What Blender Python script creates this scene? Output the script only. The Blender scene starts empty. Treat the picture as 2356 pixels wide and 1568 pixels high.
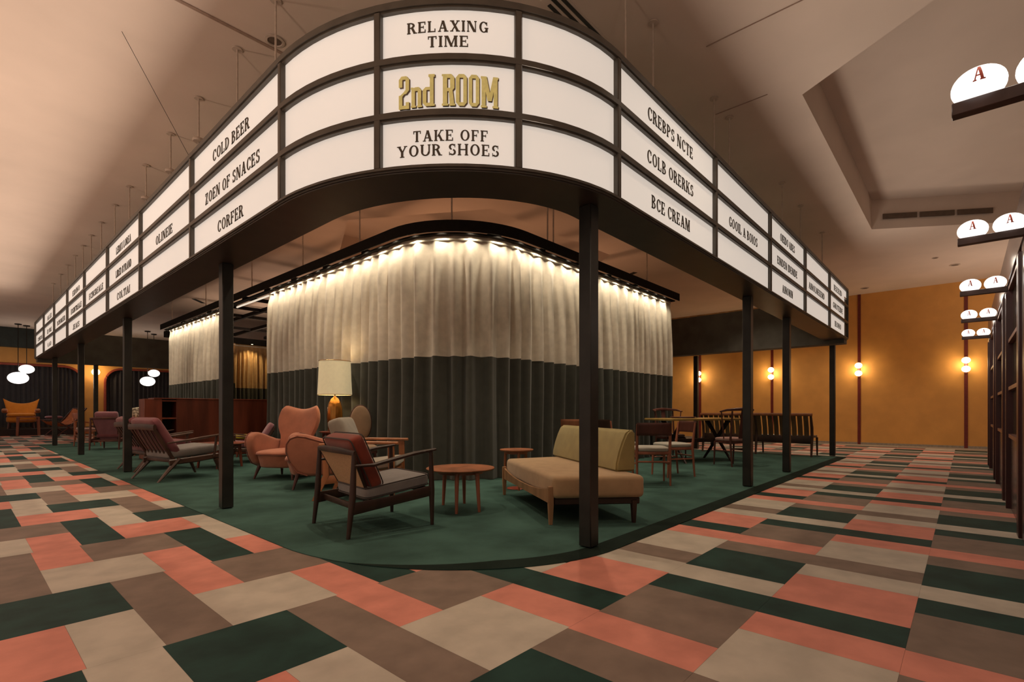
import bpy, bmesh, math, random
from mathutils import Matrix, Vector
random.seed(7)
R = math.radians
C = bpy.context.scene.collection
sc = bpy.context.scene

# ------------------------------------------------------------------ camera
F_PX, TH, Y0, CX = 1155.0, R(41.54), 943.5, 1197.0
cd = bpy.data.cameras.new('camera')
cd.sensor_fit = 'HORIZONTAL'; cd.sensor_width = 36.0
cd.lens = F_PX / 2356 * 36.0
cd.shift_x = (1178 - CX) / 2356.0
cd.shift_y = (Y0 - 784) / 2356.0
cd.clip_start = 0.05
cam = bpy.data.objects.new('camera', cd); C.objects.link(cam)
cam.location = (0, 0, 1.0)
cam.rotation_euler = (R(90), 0, -(R(90) - TH))
sc.camera = cam

# ------------------------------------------------------------------ exposure, world
vs = sc.view_settings
sc.display_settings.display_device = 'sRGB'
vs.view_transform = 'Standard'; vs.look = 'None'; vs.gamma = 1.0; vs.use_curve_mapping = False
vs.exposure = 0.0
W = bpy.data.worlds.new('world'); sc.world = W; W.use_nodes = True
W.node_tree.nodes['Background'].inputs[0].default_value = (1.0, 0.80, 0.64, 1)
W.node_tree.nodes['Background'].inputs[1].default_value = 0.30

def lamp(name, kind, loc, energy, color=(1, .86, .68), target=None, size=.08, angle=100, blend=.9):
    l = bpy.data.lights.new(name, kind); l.energy = energy; l.color = color
    if kind == 'SPOT':
        l.spot_size = R(angle); l.spot_blend = blend; l.shadow_soft_size = size
    elif kind == 'POINT':
        l.shadow_soft_size = size
    elif kind == 'AREA':
        l.size = size
    o = bpy.data.objects.new(name, l); C.objects.link(o); o.location = loc
    if target is not None:
        d = Vector(target) - Vector(loc)
        o.rotation_euler = d.to_track_quat('-Z', 'Y').to_euler()
    return o

CEIL = 4.42
WARM = (1, .80, .58)
# recessed downlights in the ceiling (their fittings are built further down)
DOWN_RING = [(2.75, 4.35), (3.0, 6.6), (3.0, 8.7), (3.1, 11.6), (3.0, 14.6), (3.0, 17.6), (4.6, 3.2), (6.5, 3.4), (8.6, 3.5), (10.9, 3.4)]
DOWN_HALL = [(-.6, 2.2), (-.3, 5.0), (-.3, 8.2), (-.3, 12.0), (-.2, 16.5), (0, 22.0), (0, 26.5), (1.6, .5), (4.4, .95), (14.6, .5), (15.6, 3.6), (15.6, 7.6), (6.5, 26.5)]
for i, (x, y) in enumerate(DOWN_RING):
    lamp('downlight_lamp', 'SPOT', (x, y, CEIL - .04), 120, WARM, (x, y, 0), .05, 92, .6)
for i, (x, y) in enumerate(DOWN_HALL):
    lamp('downlight_lamp', 'SPOT', (x, y, CEIL - .04), 170 if x > 14 else 40, (1, .84, .66), (x, y, 0), .08, 120, .8)
# the glow of the sign's fluorescent boxes, thrown outwards over floor and ceiling
for (x, y), L_, ang, e in (((1.50, 5.8), 4.1, 180, 46), ((1.50, 9.9), 4.1, 180, 46), ((1.50, 14.0), 4.1, 180, 46), ((1.50, 18.0), 4.1, 180, 46),
                           ((4.5, 1.79), 2.7, -90, 20), ((7.3, 1.79), 2.9, -90, 23), ((10.6, 1.79), 3.6, -90, 34), ((1.82, 2.62), 1.1, 210, 12), ((2.38, 2.08), 1.1, 240, 12)):
    d = Vector((math.cos(R(ang)), math.sin(R(ang)), 0))
    o = lamp('sign_box_lamp', 'AREA', (x, y, 3.02), e, (1, .83, .68), (x + d.x, y + d.y, 3.02))
    o.data.shape = 'RECTANGLE'; o.data.size = L_; o.data.size_y = .9
# added unseen spots that brighten the ceiling: along the left side of the hall, behind the partition and inside the curtained room
UP = [((-2.6, 2.0, 1.6), 430, (1, .75, .57)), ((-2.6, 7.5, 1.6), 440, (1, .74, .57)), ((-2.6, 13, 1.6), 420, (1, .76, .60)), ((-2.6, 19, 1.6), 360, (1, .77, .61)),
      ((15.2, -1.2, 2.0), 130, (1, .80, .64)), ((-.6, -2.2, 1.6), 200, (1, .76, .60)),
      ((6.0, 6.9, 2.4), 60, (1, .50, .26)), ((5.6, 9.4, 2.4), 56, (1, .50, .26)), ((9.2, 6.6, 2.4), 56, (1, .52, .28)), ((6.6, 13.5, 2.4), 90, (1, .62, .42)), ((6.6, 16.9, 2.5), 100, (1, .70, .50))]
for pos, e, c in UP:
    lamp('added_uplight', 'SPOT', pos, e, c, (pos[0] + .01, pos[1], 9), .25, 165, .8)

# ------------------------------------------------------------------ helpers
def mat(name, col, rough=.6, var=.12, scale=18.0, bump=0.0, metal=0.0, spec=.5, stretch=None, sheen=0.0, col2=None, emit=None, estr=0.0, bscale=None, alpha=None, coat=0.0):
    m = bpy.data.materials.new(name); m.use_nodes = True
    nt = m.node_tree; p = nt.nodes['Principled BSDF']
    p.inputs['Roughness'].default_value = rough
    p.inputs['Metallic'].default_value = metal
    p.inputs['Specular IOR Level'].default_value = spec
    if sheen: p.inputs['Sheen Weight'].default_value = sheen; p.inputs['Sheen Roughness'].default_value = .5
    if coat: p.inputs['Coat Weight'].default_value = coat
    tc = nt.nodes.new('ShaderNodeTexCoord'); mp = nt.nodes.new('ShaderNodeMapping')
    nt.links.new(tc.outputs['Object'], mp.inputs['Vector'])
    if stretch: mp.inputs['Scale'].default_value = stretch
    n = nt.nodes.new('ShaderNodeTexNoise'); n.inputs['Scale'].default_value = scale; n.inputs['Detail'].default_value = 5
    nt.links.new(mp.outputs[0], n.inputs['Vector'])
    r = nt.nodes.new('ShaderNodeValToRGB')
    c2 = col2 or tuple(min(1, c * (1 + var)) for c in col)
    r.color_ramp.elements[0].color = (*[c * (1 - var) for c in col], 1); r.color_ramp.elements[1].color = (*c2, 1)
    r.color_ramp.elements[0].position = .35; r.color_ramp.elements[1].position = .65
    nt.links.new(n.outputs['Fac'], r.inputs[0]); nt.links.new(r.outputs[0], p.inputs['Base Color'])
    if bump:
        n2 = nt.nodes.new('ShaderNodeTexNoise'); n2.inputs['Scale'].default_value = bscale or scale * 6; n2.inputs['Detail'].default_value = 3
        nt.links.new(mp.outputs[0], n2.inputs['Vector'])
        b = nt.nodes.new('ShaderNodeBump'); b.inputs['Strength'].default_value = bump; b.inputs['Distance'].default_value = .01
        nt.links.new(n2.outputs['Fac'], b.inputs['Height']); nt.links.new(b.outputs[0], p.inputs['Normal'])
    if emit:
        p.inputs['Emission Color'].default_value = (*emit, 1); p.inputs['Emission Strength'].default_value = estr
    if alpha is not None: p.inputs['Alpha'].default_value = alpha
    return m

def fabric(name, col, **k):
    k.setdefault('var', .07); k.setdefault('scale', 9); k.setdefault('bump', .25); k.setdefault('bscale', 420)
    return mat(name, col, rough=.95, spec=.15, sheen=.25, **k)
def wood(name, col, rough=.42, **k):
    return mat(name, col, rough=rough, var=.3, scale=7, stretch=(1, 1, .12), bump=.05, **k)

M = {}
M['cream'] = mat('cream_tile', (.47, .41, .335), .72, .10, 5, .04, spec=.18)
M['pink'] = mat('coral_tile', (.60, .225, .165), .72, .11, 5, .04, spec=.18)
M['brown'] = mat('brown_tile', (.205, .148, .115), .72, .13, 5, .04, spec=.18)
M['green'] = mat('dark_green_tile', (.014, .040, .032), .72, .25, 5, .04, spec=.18)
M['greyfloor'] = mat('grey_floor', (.33, .27, .21), .6)
M['carpet'] = mat('green_carpet', (.052, .105, .088), 1.0, .22, 2.2, .5, bscale=260, spec=.1)
M['carpet_dark'] = mat('dark_green_edge_strip', (.013, .022, .017), 1.0, .2, 3, .4, bscale=260, spec=.1)
M['ceiling'] = mat('ceiling_paint', (.62, .50, .42), .9, .04, 1.2)
M['orange'] = mat('orange_wall_paint', (.72, .345, .085), .62, .06, 2.5, .03)
M['band'] = mat('dark_wall_band', (.022, .028, .024), .7, .2, 3)
M['maroon'] = mat('maroon_trim_paint', (.16, .018, .012), .5)
M['redtrim'] = mat('red_arch_trim_paint', (.33, .055, .025), .5)
M['frame'] = mat('dark_bronze_frame', (.078, .065, .050), .45, .15, 8)
M['soffit'] = mat('dark_soffit_paint', (.036, .028, .023), .38, .2, 4)
M['column'] = mat('dark_column_paint', (.020, .019, .016), .4, .3, 5)
M['beam'] = mat('dark_green_beam_paint', (.105, .100, .085), .7, .2, 3)
M['plywood'] = wood('plywood_edge', (.55, .30, .11))
M['text'] = mat('brown_lettering', (.085, .068, .048), .6, .05)
M['gold'] = mat('gold_lettering', (.62, .52, .20), .5, .12, 30, emit=(.62, .50, .16), estr=.35)  # slight emission added so the letter fronts read bright
M['goldside'] = mat('brown_letter_side', (.14, .085, .06), .6)
M['curtain'] = fabric('cream_curtain_cloth', (.70, .625, .525))
M['curtain_warm'] = fabric('tan_curtain_cloth', (.58, .37, .18))
M['curtain_dark'] = fabric('dark_green_curtain_cloth', (.072, .072, .060))
M['drape'] = fabric('slate_drape_cloth', (.052, .047, .050))
M['white'] = mat('white_tape', (.75, .7, .6), .6)
M['track'] = mat('black_track', (.014, .012, .011), .8, spec=.15)
M['rod'] = mat('painted_rod', (.48, .38, .31), .6)
M['dkwood'] = wood('dark_walnut', (.035, .016, .010))
M['mdwood'] = wood('brown_walnut', (.060, .028, .018))
M['teak'] = wood('teak', (.30, .105, .045))
M['teak2'] = wood('orange_teak', (.42, .15, .055))
M['slatwood'] = wood('olive_brown_slat', (.15, .085, .038))
M['tanwood'] = wood('tan_wood', (.31, .165, .08))
M['redwood'] = wood('reddish_veneer', (.125, .028, .014), .38)
M['redwood2'] = wood('reddish_veneer_edge', (.20, .045, .022), .38)
M['rosewood'] = wood('rosewood', (.095, .030, .022))
M['peachwood'] = wood('peach_wood', (.34, .115, .065))
M['inside'] = mat('dark_cupboard_inside', (.020, .008, .006), .7)
M['red'] = fabric('red_wool', (.22, .045, .026))
M['cane'] = mat('woven_cane', (.60, .39, .22), .8, .15, 120, .2)
M['grey'] = fabric('grey_wool', (.235, .215, .205))
M['grey2'] = fabric('pale_grey_wool', (.34, .29, .235))
M['piping'] = fabric('dark_piping', (.05, .035, .03))
M['mauve'] = fabric('mauve_wool', (.22, .075, .085))
M['mauve2'] = fabric('light_mauve_wool', (.30, .13, .15))
M['pinkwool'] = fabric('salmon_velvet', (.43, .165, .10))
M['pinkpipe'] = fabric('salmon_piping', (.30, .10, .065))
M['tan'] = fabric('tan_upholstery', (.43, .28, .155))
M['olive'] = fabric('olive_upholstery', (.335, .265, .105))
M['beige'] = fabric('beige_upholstery', (.30, .19, .115))
M['orangewool'] = fabric('orange_wool', (.56, .185, .020))
M['leather'] = mat('orange_leather', (.36, .105, .035), .8, .15, 12, spec=.15)
M['yellow'] = fabric('yellow_cloth', (.62, .48, .04))
M['seatgrey'] = fabric('grey_seat_cloth', (.42, .385, .33))
M['seatpink'] = fabric('dusty_pink_seat_cloth', (.33, .18, .155))
M['brass'] = mat('gold_ceramic', (.50, .22, .045), .2, .35, 14, metal=.65, stretch=(1, 1, .2))
M['metal'] = mat('dark_metal', (.03, .025, .022), .35, metal=.6)
M['partition'] = mat('plum_lacquer', (.085, .055, .050), .22, .15, 4)
M['partpost'] = wood('dark_red_wood', (.045, .010, .009), .35)
M['partrail'] = wood('lit_red_wood', (.16, .065, .045), .35)  # lit tone of the red wood, the light put into its colour
M['lampbeam'] = wood('dark_brown_beam', (.055, .026, .021))
M['glass'] = mat('dark_olive_glass', (.040, .032, .015), .12, .1, 3, spec=.6)
M['vent'] = mat('vent_grille', (.10, .065, .045), .6)
M['blackslot'] = mat('black_slot', (.008, .007, .006), .6)
M['joint'] = mat('ceiling_joint', (.30, .20, .15), .8)
M['panel'] = mat('lit_sign_panel', (.75, .70, .64), .5, .02, 2, emit=(1, .905, .80), estr=.50)
M['globe'] = mat('lit_globe_glass', (.8, .8, .8), .3, .01, emit=(1, .93, .86), estr=2.6)
M['sconce'] = mat('lit_sconce_glass', (.8, .75, .6), .3, .01, emit=(1, .80, .42), estr=7.0)
M['lampA'] = mat('lit_oval_glass', (.8, .8, .8), .3, .01, emit=(1, .95, .89), estr=1.5)
M['shade'] = mat('lit_lampshade', (.70, .60, .38), .8, .04, emit=(1, .80, .46), estr=.28)
M['led'] = mat('lit_led', (.8, .8, .7), .3, .01, emit=(1, .88, .62), estr=1.6)
M['tube'] = mat('lit_tube', (.8, .8, .7), .3, .01, emit=(1, .86, .68), estr=.8)
M['letterred'] = mat('red_letter', (.62, .13, .09), .6)
M['floral'] = mat('floral_cloth', (.09, .05, .03), .9, .1, 26, col2=(.75, .70, .55))

def finish(name, bm, m, parent=None, smooth=True, ang=38):
    me = bpy.data.meshes.new(name)
    bmesh.ops.recalc_face_normals(bm, faces=bm.faces)
    bm.to_mesh(me); bm.free()
    for x in (m if isinstance(m, (list, tuple)) else [m]): me.materials.append(x)
    if smooth:
        me.shade_smooth()
        me.set_sharp_from_angle(angle=R(ang))
    o = bpy.data.objects.new(name, me); C.objects.link(o)
    if parent is not None: o.parent = parent
    return o
def NB(): return bmesh.new()

def tag(o, label, cat, group=None):
    o['label'] = label; o['category'] = cat
    if group: o['group'] = group
    return o
def thing(name, label, cat, loc=(0, 0, 0), rot=0, group=None):
    o = bpy.data.objects.new(name, None); C.objects.link(o)
    o.empty_display_size = .1
    o.location = loc; o.rotation_euler = (0, 0, rot)
    return tag(o, label, cat, group)
def struct(o):
    o['kind'] = 'structure'; return o
def dup(root, loc, rot, label, group=None):
    r = root.copy(); C.objects.link(r); r.location = loc; r.rotation_euler = (0, 0, rot)
    r['label'] = label
    if group: r['group'] = group
    for ch in list(root.children):
        c = ch.copy(); C.objects.link(c); c.parent = r
        for g in list(ch.children):
            d = g.copy(); C.objects.link(d); d.parent = c
    return r

def box(bm, c, s, rot=None, bev=0.0, seg=2):
    b = bmesh.new()
    bmesh.ops.create_cube(b, size=1)
    for v in b.verts: v.co = Vector((v.co.x * s[0], v.co.y * s[1], v.co.z * s[2]))
    if bev: bmesh.ops.bevel(b, geom=list(b.edges), offset=bev, segments=seg, affect='EDGES', profile=.5)
    mtx = Matrix.Translation(Vector(c))
    if rot is not None: mtx = mtx @ rot
    join(bm, b, mtx)
def join(bm, b, mtx=None):
    mp = {}
    for v in b.verts: mp[v] = bm.verts.new(mtx @ v.co if mtx else v.co)
    for f in b.faces:
        try:
            nf = bm.faces.new([mp[v] for v in f.verts]); nf.material_index = f.material_index
        except ValueError: pass
    b.free()
def rx(a): return Matrix.Rotation(a, 4, 'X')
def ry(a): return Matrix.Rotation(a, 4, 'Y')
def rz(a): return Matrix.Rotation(a, 4, 'Z')

def tube(bm, pts, rad, n=8, sq=1.0, cap=True, flat=None, up=(0, 0, 1)):
    """swept tube; rad scalar/list; flat = (rw, rh) multipliers for an oval or slab section; sq<1 = squarer"""
    pts = [Vector(p) for p in pts]
    k = len(pts)
    if not isinstance(rad, (list, tuple)): rad = [rad] * k
    rings = []
    for i, p in enumerate(pts):
        t = (pts[min(i + 1, k - 1)] - pts[max(i - 1, 0)]).normalized()
        u = Vector(up)
        if abs(t.dot(u)) > .95: u = Vector((1, 0, 0))
        a = t.cross(u).normalized(); b = a.cross(t).normalized()
        ring = []
        for j in range(n):
            th = 2 * math.pi * (j + .5) / n
            cx, cy = math.cos(th), math.sin(th)
            if sq < 1:
                cx = math.copysign(abs(cx) ** sq, cx); cy = math.copysign(abs(cy) ** sq, cy)
            fw, fh = flat if flat else (1, 1)
            ring.append(bm.verts.new(p + a * (cx * rad[i] * fw) + b * (cy * rad[i] * fh)))
        if p.z < .001 and i in (0, k - 1):
            for v in ring: v.co.z = 0
        rings.append(ring)
    for i in range(k - 1):
        for j in range(n):
            bm.faces.new((rings[i][j], rings[i][(j + 1) % n], rings[i + 1][(j + 1) % n], rings[i + 1][j]))
    if cap:
        bm.faces.new(rings[0][::-1]); bm.faces.new(rings[-1])
def loop_tube(bm, pts, r, n=6):
    tube(bm, list(pts) + [pts[0]], r, n, cap=False)
def lathe(bm, prof, c=(0, 0, 0), n=32, mtx=None, sx=1, sy=1):
    b = bmesh.new(); rings = []
    for (r, z) in prof:
        if r < 1e-5: rings.append([b.verts.new((0, 0, z))])
        else: rings.append([b.verts.new((r * sx * math.cos(2 * math.pi * j / n), r * sy * math.sin(2 * math.pi * j / n), z)) for j in range(n)])
    for i in range(len(rings) - 1):
        A, B = rings[i], rings[i + 1]
        for j in range(n):
            j2 = (j + 1) % n
            if len(A) == 1 and len(B) == 1: continue
            if len(A) == 1: b.faces.new((A[0], B[j2], B[j]))
            elif len(B) == 1: b.faces.new((A[j], A[j2], B[0]))
            else: b.faces.new((A[j], A[j2], B[j2], B[j]))
    for e in (rings[0], rings[-1]):
        if len(e) > 1: b.faces.new(e)
    m = Matrix.Translation(Vector(c))
    if mtx is not None: m = m @ mtx
    join(bm, b, m)
def superq(bm, s, c=(0, 0, 0), rot=None, e1=.35, e2=.25, nu=32, nv=14, shape=None):
    """rounded cushion: half sizes s"""
    b = bmesh.new(); rings = []
    pw = lambda x, e: math.copysign(abs(x) ** e, x)
    for i in range(nv + 1):
        ph = -math.pi / 2 + math.pi * i / nv
        ring = []
        for j in range(nu):
            th = 2 * math.pi * (j + .5) / nu
            p = Vector((s[0] * pw(math.cos(ph), e1) * pw(math.cos(th), e2), s[1] * pw(math.cos(ph), e1) * pw(math.sin(th), e2), s[2] * pw(math.sin(ph), e1)))
            if shape: p = Vector(shape(p))
            ring.append(b.verts.new(p))
        rings.append(ring)
    for i in range(nv):
        for j in range(nu):
            b.faces.new((rings[i][j], rings[i][(j + 1) % nu], rings[i + 1][(j + 1) % nu], rings[i + 1][j]))
    b.faces.new(rings[0][::-1]); b.faces.new(rings[-1])
    m = Matrix.Translation(Vector(c))
    if rot is not None: m = m @ rot
    join(bm, b, m)
def superloop(s, z, c, rot=None, e2=.25, n=40):
    pw = lambda x, e: math.copysign(abs(x) ** e, x)
    m = Matrix.Translation(Vector(c))
    if rot is not None: m = m @ rot
    return [m @ Vector((s[0] * pw(math.cos(2 * math.pi * j / n), e2), s[1] * pw(math.sin(2 * math.pi * j / n), e2), z)) for j in range(n)]
def prism(bm, poly, z0, z1, bev=0.0, seg=3):
    b = bmesh.new()
    lo = [b.verts.new((x, y, z0)) for x, y in poly]; hi = [b.verts.new((x, y, z1)) for x, y in poly]
    b.faces.new(lo[::-1]); b.faces.new(hi)
    n = len(poly)
    for i in range(n): b.faces.new((lo[i], lo[(i + 1) % n], hi[(i + 1) % n], hi[i]))
    bmesh.ops.recalc_face_normals(b, faces=b.faces)
    if bev: bmesh.ops.bevel(b, geom=list(b.edges), offset=bev, segments=seg, affect='EDGES', profile=.5)
    join(bm, b)
def sideprofile(bm, prof, y0, y1, bev=0.0, seg=2):
    """prism of an (x,z) outline between y0 and y1"""
    b = bmesh.new()
    A = [b.verts.new((x, y0, z)) for x, z in prof]; B = [b.verts.new((x, y1, z)) for x, z in prof]
    b.faces.new(A); b.faces.new(B[::-1]); n = len(prof)
    for i in range(n): b.faces.new((A[i], B[i], B[(i + 1) % n], A[(i + 1) % n]))
    bmesh.ops.recalc_face_normals(b, faces=b.faces)
    if bev: bmesh.ops.bevel(b, geom=list(b.edges), offset=bev, segments=seg, affect='EDGES', profile=.5)
    join(bm, b)
def sweep(bm, path, prof, closed_ends=True):
    """path: (x,y,nx,ny); prof: closed list of (d outward, z)"""
    rings = [[bm.verts.new((x + nx * d, y + ny * d, z)) for d, z in prof] for x, y, nx, ny in path]
    n = len(prof)
    for i in range(len(rings) - 1):
        for j in range(n):
            bm.faces.new((rings[i][j], rings[i][(j + 1) % n], rings[i + 1][(j + 1) % n], rings[i + 1][j]))
    if closed_ends:
        bm.faces.new(rings[0]); bm.faces.new(rings[-1][::-1])

# ------------------------------------------------------------------ stroke lettering (bold serif)
T, t_, SH, SO = .185, .08, .07, .06
def _rect(x0, y0, x1, y1): return [(x0, y0), (x1, y0), (x1, y1), (x0, y1)]
def _stem(x, lo=0., hi=1., l=True, h=True, T=T):
    o = [_rect(x, lo, x + T, hi)]
    if l: o.append(_rect(x - SO, lo, x + T + SO, lo + SH))
    if h: o.append(_rect(x - SO, hi - SH, x + T + SO, hi))
    return o
def _ring(cx, cy, rx_, ry_, a0, a1, tx, ty, n=14):
    o = []
    for i in range(n):
        p, q = R(a0 + (a1 - a0) * i / n), R(a0 + (a1 - a0) * (i + 1) / n)
        f = lambda a, k: (cx + (rx_ - k * tx) * math.cos(a), cy + (ry_ - k * ty) * math.sin(a))
        o.append([f(p, 0), f(q, 0), f(q, 1), f(p, 1)])
    return o
def _diag(x0, y0, x1, y1, w): return [[(x0, y0), (x0 + w, y0), (x1 + w, y1), (x1, y1)]]
G = {}
G['I'] = (.20, _stem(0))
G['L'] = (.62, _stem(0) + [_rect(0, 0, .6, t_), _rect(.52, 0, .6, .3)])
_E = _stem(0) + [_rect(0, 1 - t_, .58, 1), _rect(.5, .74, .58, 1), _rect(.1, .47, .44, .55), _rect(.38, .39, .44, .63)]
G['F'] = (.6, _E); G['E'] = (.62, _E + [_rect(0, 0, .6, t_), _rect(.52, 0, .6, .28)])
G['T'] = (.66, _stem(.23, h=False) + [_rect(0, 1 - t_, .66, 1), _rect(0, .74, .07, 1), _rect(.59, .74, .66, 1)])
G['H'] = (.78, _stem(0) + _stem(.58) + [_rect(.1, .46, .68, .55)])
G['D'] = (.72, _stem(0) + _ring(.2, .5, .52, .5, -90, 90, T, t_))
G['B'] = (.66, _stem(0) + _ring(.2, .76, .38, .24, -90, 90, T, t_) + _ring(.2, .27, .44, .27, -90, 90, T, t_) + [_rect(.1, 1 - t_, .25, 1), _rect(.1, 0, .25, t_), _rect(.1, .47, .25, .54)])
G['P'] = (.64, _stem(0) + _ring(.2, .73, .42, .27, -90, 90, T, t_) + [_rect(.1, 1 - t_, .25, 1), _rect(.1, .46, .25, .54)])
G['R'] = (.72, _stem(0) + _ring(.2, .74, .40, .26, -90, 90, T, t_) + [_rect(.1, 1 - t_, .25, 1), _rect(.1, .48, .3, .56)] + _diag(.5, 0, .26, .52, .22) + [_rect(.48, 0, .8, SH)])
G['C'] = (.70, _ring(.38, .5, .38, .5, 40, 320, T, t_, 20) + [_rect(.60, .66, .68, .95), _rect(.60, .08, .66, .25)])
G['G'] = (.74, _ring(.38, .5, .38, .5, 40, 325, T, t_, 20) + [_rect(.60, .66, .68, .95), _rect(.52, .05, .72, .42), _rect(.44, .38, .78, .45)])
G['O'] = (.80, _ring(.4, .5, .4, .5, 0, 360, T, t_, 24)); G['Q'] = G['O']
G['S'] = (.58, _ring(.29, .735, .29, .265, 35, 255, .17, .10) + _ring(.29, .275, .30, .275, -145, 75, .17, .11) + [_rect(.47, .70, .53, .98), _rect(.02, .02, .08, .30)])
G['U'] = (.76, _stem(0, .35, l=False) + _stem(.62, .3, l=False, T=.12) + _ring(.37, .36, .37, .36, 180, 360, .17, .1))
G['J'] = (.5, _stem(.28, .3, l=False) + _ring(.24, .28, .24, .28, 180, 360, .16, .1))
G['A'] = (.82, _diag(0.05, 0, .33, 1, .10) + _diag(.55, 0, .28, 1, .22) + [_rect(.2, .28, .58, .36), _rect(-.02, 0, .24, SH), _rect(.48, 0, .86, SH)])
G['V'] = (.80, _diag(.30, 0, .0, 1, .21) + _diag(.36, 0, .66, 1, .09))
G['M'] = (.96, _stem(.02, T=.1) + _stem(.74) + _diag(.42, 0, .06, 1, .20) + _diag(.42, 0, .74, 1, .09))
G['N'] = (.82, _stem(.04, T=.09) + _stem(.66, l=False, T=.09) + _diag(.52, 0, .04, 1, .23))
G['K'] = (.78, _stem(0) + _diag(.2, .40, .54, 1, .10) + _diag(.52, 0, .24, .58, .21) + [_rect(.46, 0, .84, SH), _rect(.48, 1 - SH, .76, 1)])
G['X'] = (.78, _diag(.52, 0, .02, 1, .22) + _diag(.05, 0, .60, 1, .10) + [_rect(-.03, 0, .24, SH), _rect(.46, 0, .82, SH), _rect(-.04, 1 - SH, .32, 1), _rect(.50, 1 - SH, .78, 1)])
G['Y'] = (.78, [_rect(.29, 0, .49, .5), _rect(.2, 0, .58, SH)] + _diag(.29, .45, .0, 1, .21) + _diag(.38, .45, .64, 1, .10) + [_rect(-.05, 1 - SH, .28, 1), _rect(.54, 1 - SH, .82, 1)])
G['Z'] = (.66, [_rect(0, 1 - t_, .62, 1), _rect(0, 0, .62, t_), _rect(0, .76, .07, 1), _rect(.56, 0, .63, .26)] + _diag(0, 0, .40, 1, .22))
G['2'] = (.60, _ring(.29, .72, .29, .28, -20, 190, .2, .13) + _diag(.0, .1, .36, .62, .22) + [_rect(0, 0, .6, .15), _rect(.42, 0, .6, .27), _rect(.0, .55, .2, .72)])
G['n'] = (.66, _stem(0, 0, .64) + _ring(.33, .42, .27, .22, 0, 180, .19, .1) + _stem(.41, 0, .45, h=False))
G['d'] = (.66, _stem(.42, 0, 1) + _ring(.28, .32, .28, .32, 60, 300, .19, .1))
# condensed slab letters of the room name, in a unit box
def _oct(lo=0., hi=1., k=.33, ch=.11, sl=.12):
    return [_rect(0, lo + ch, k, hi - ch), _rect(1 - k, lo + ch, 1, hi - ch), [(0, hi - ch), (1, hi - ch), (.74, hi), (.26, hi)], [(.26, lo), (.74, lo), (1, lo + ch), (0, lo + ch)]]
SLAB = {
    'O': _oct(),
    'R': [_rect(.08, 0, .42, 1), _rect(0, 0, .5, .06), _rect(0, .94, .2, 1), _rect(.66, .55, 1, .89), [(.42, .88), (1, .88), (.76, 1), (.42, 1)], [(.42, .46), (.80, .46), (1, .56), (.42, .56)], [(.64, 0), (1.0, 0), (.86, .47), (.54, .47)], _rect(.58, 0, 1.06, .06)],
    'M': [_rect(.05, 0, .27, 1), _rect(.73, 0, .95, 1), _rect(0, 0, .34, .06), _rect(.66, 0, 1, .06), _rect(0, .93, .3, 1), _rect(.70, .93, 1, 1), [(.38, .22), (.60, .22), (.33, 1), (.10, 1)], [(.42, .22), (.62, .22), (.90, 1), (.70, 1)]],
    '2': [[(0, .90), (1, .90), (.74, 1), (.26, 1)], _rect(0, .67, .34, .91), _rect(.66, .56, 1, .91), [(.30, .44), (.72, .46), (1, .57), (.62, .57)], [(0, .38), (.34, .38), (.74, .54), (.44, .50)], _rect(0, 0, .34, .42), _rect(0, 0, 1, .10), _rect(.68, 0, 1, .20)],
    'n': [_rect(.06, 0, .38, .98), _rect(0, 0, .46, .08), _rect(0, .9, .2, 1), [(.38, .82), (1, .82), (.74, 1), (.38, 1)], _rect(.64, 0, .96, .83), _rect(.58, 0, 1.04, .08)],
    'd': [_rect(.62, 0, .94, 1), _rect(.50, .92, 1.04, 1), _rect(.62, 0, 1.04, .06), _rect(0, .09, .32, .52), [(0, .51), (.64, .51), (.64, .60), (.24, .60)], [(.24, 0), (.64, 0), (.64, .10), (0, .10)]],
}
class WordPoly(list): word = 0
def layout(s, h, width=None, gap=.21, xs=1.0):
    polys, x, wi = [], 0.0, 0
    for ch in s:
        if ch == ' ': x += .42; wi += 1; continue
        w, g = G[ch]
        for p in g: polys.append(WordPoly([((x + a) * xs * h, b * h) for a, b in p])); polys[-1].word = wi
        x += w + gap
    tot = (x - gap) * xs * h
    k = width / tot if width else 1.0
    W_ = tot * k
    out = []
    for p in polys: out.append(WordPoly([(a * k - W_ / 2, b) for a, b in p])); out[-1].word = p.word
    return out, W_
def text_mesh(bm, polys, f, d0, d1):
    """f(u, v, d) -> world; extruded from d0 to d1"""
    for p in polys:
        A = [bm.verts.new(f(u, v, d1)) for u, v in p]; B = [bm.verts.new(f(u, v, d0)) for u, v in p]
        n = len(p)
        try: bm.faces.new(A)
        except ValueError: continue
        for i in range(n): bm.faces.new((A[i], B[i], B[(i + 1) % n], A[(i + 1) % n]))
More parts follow.
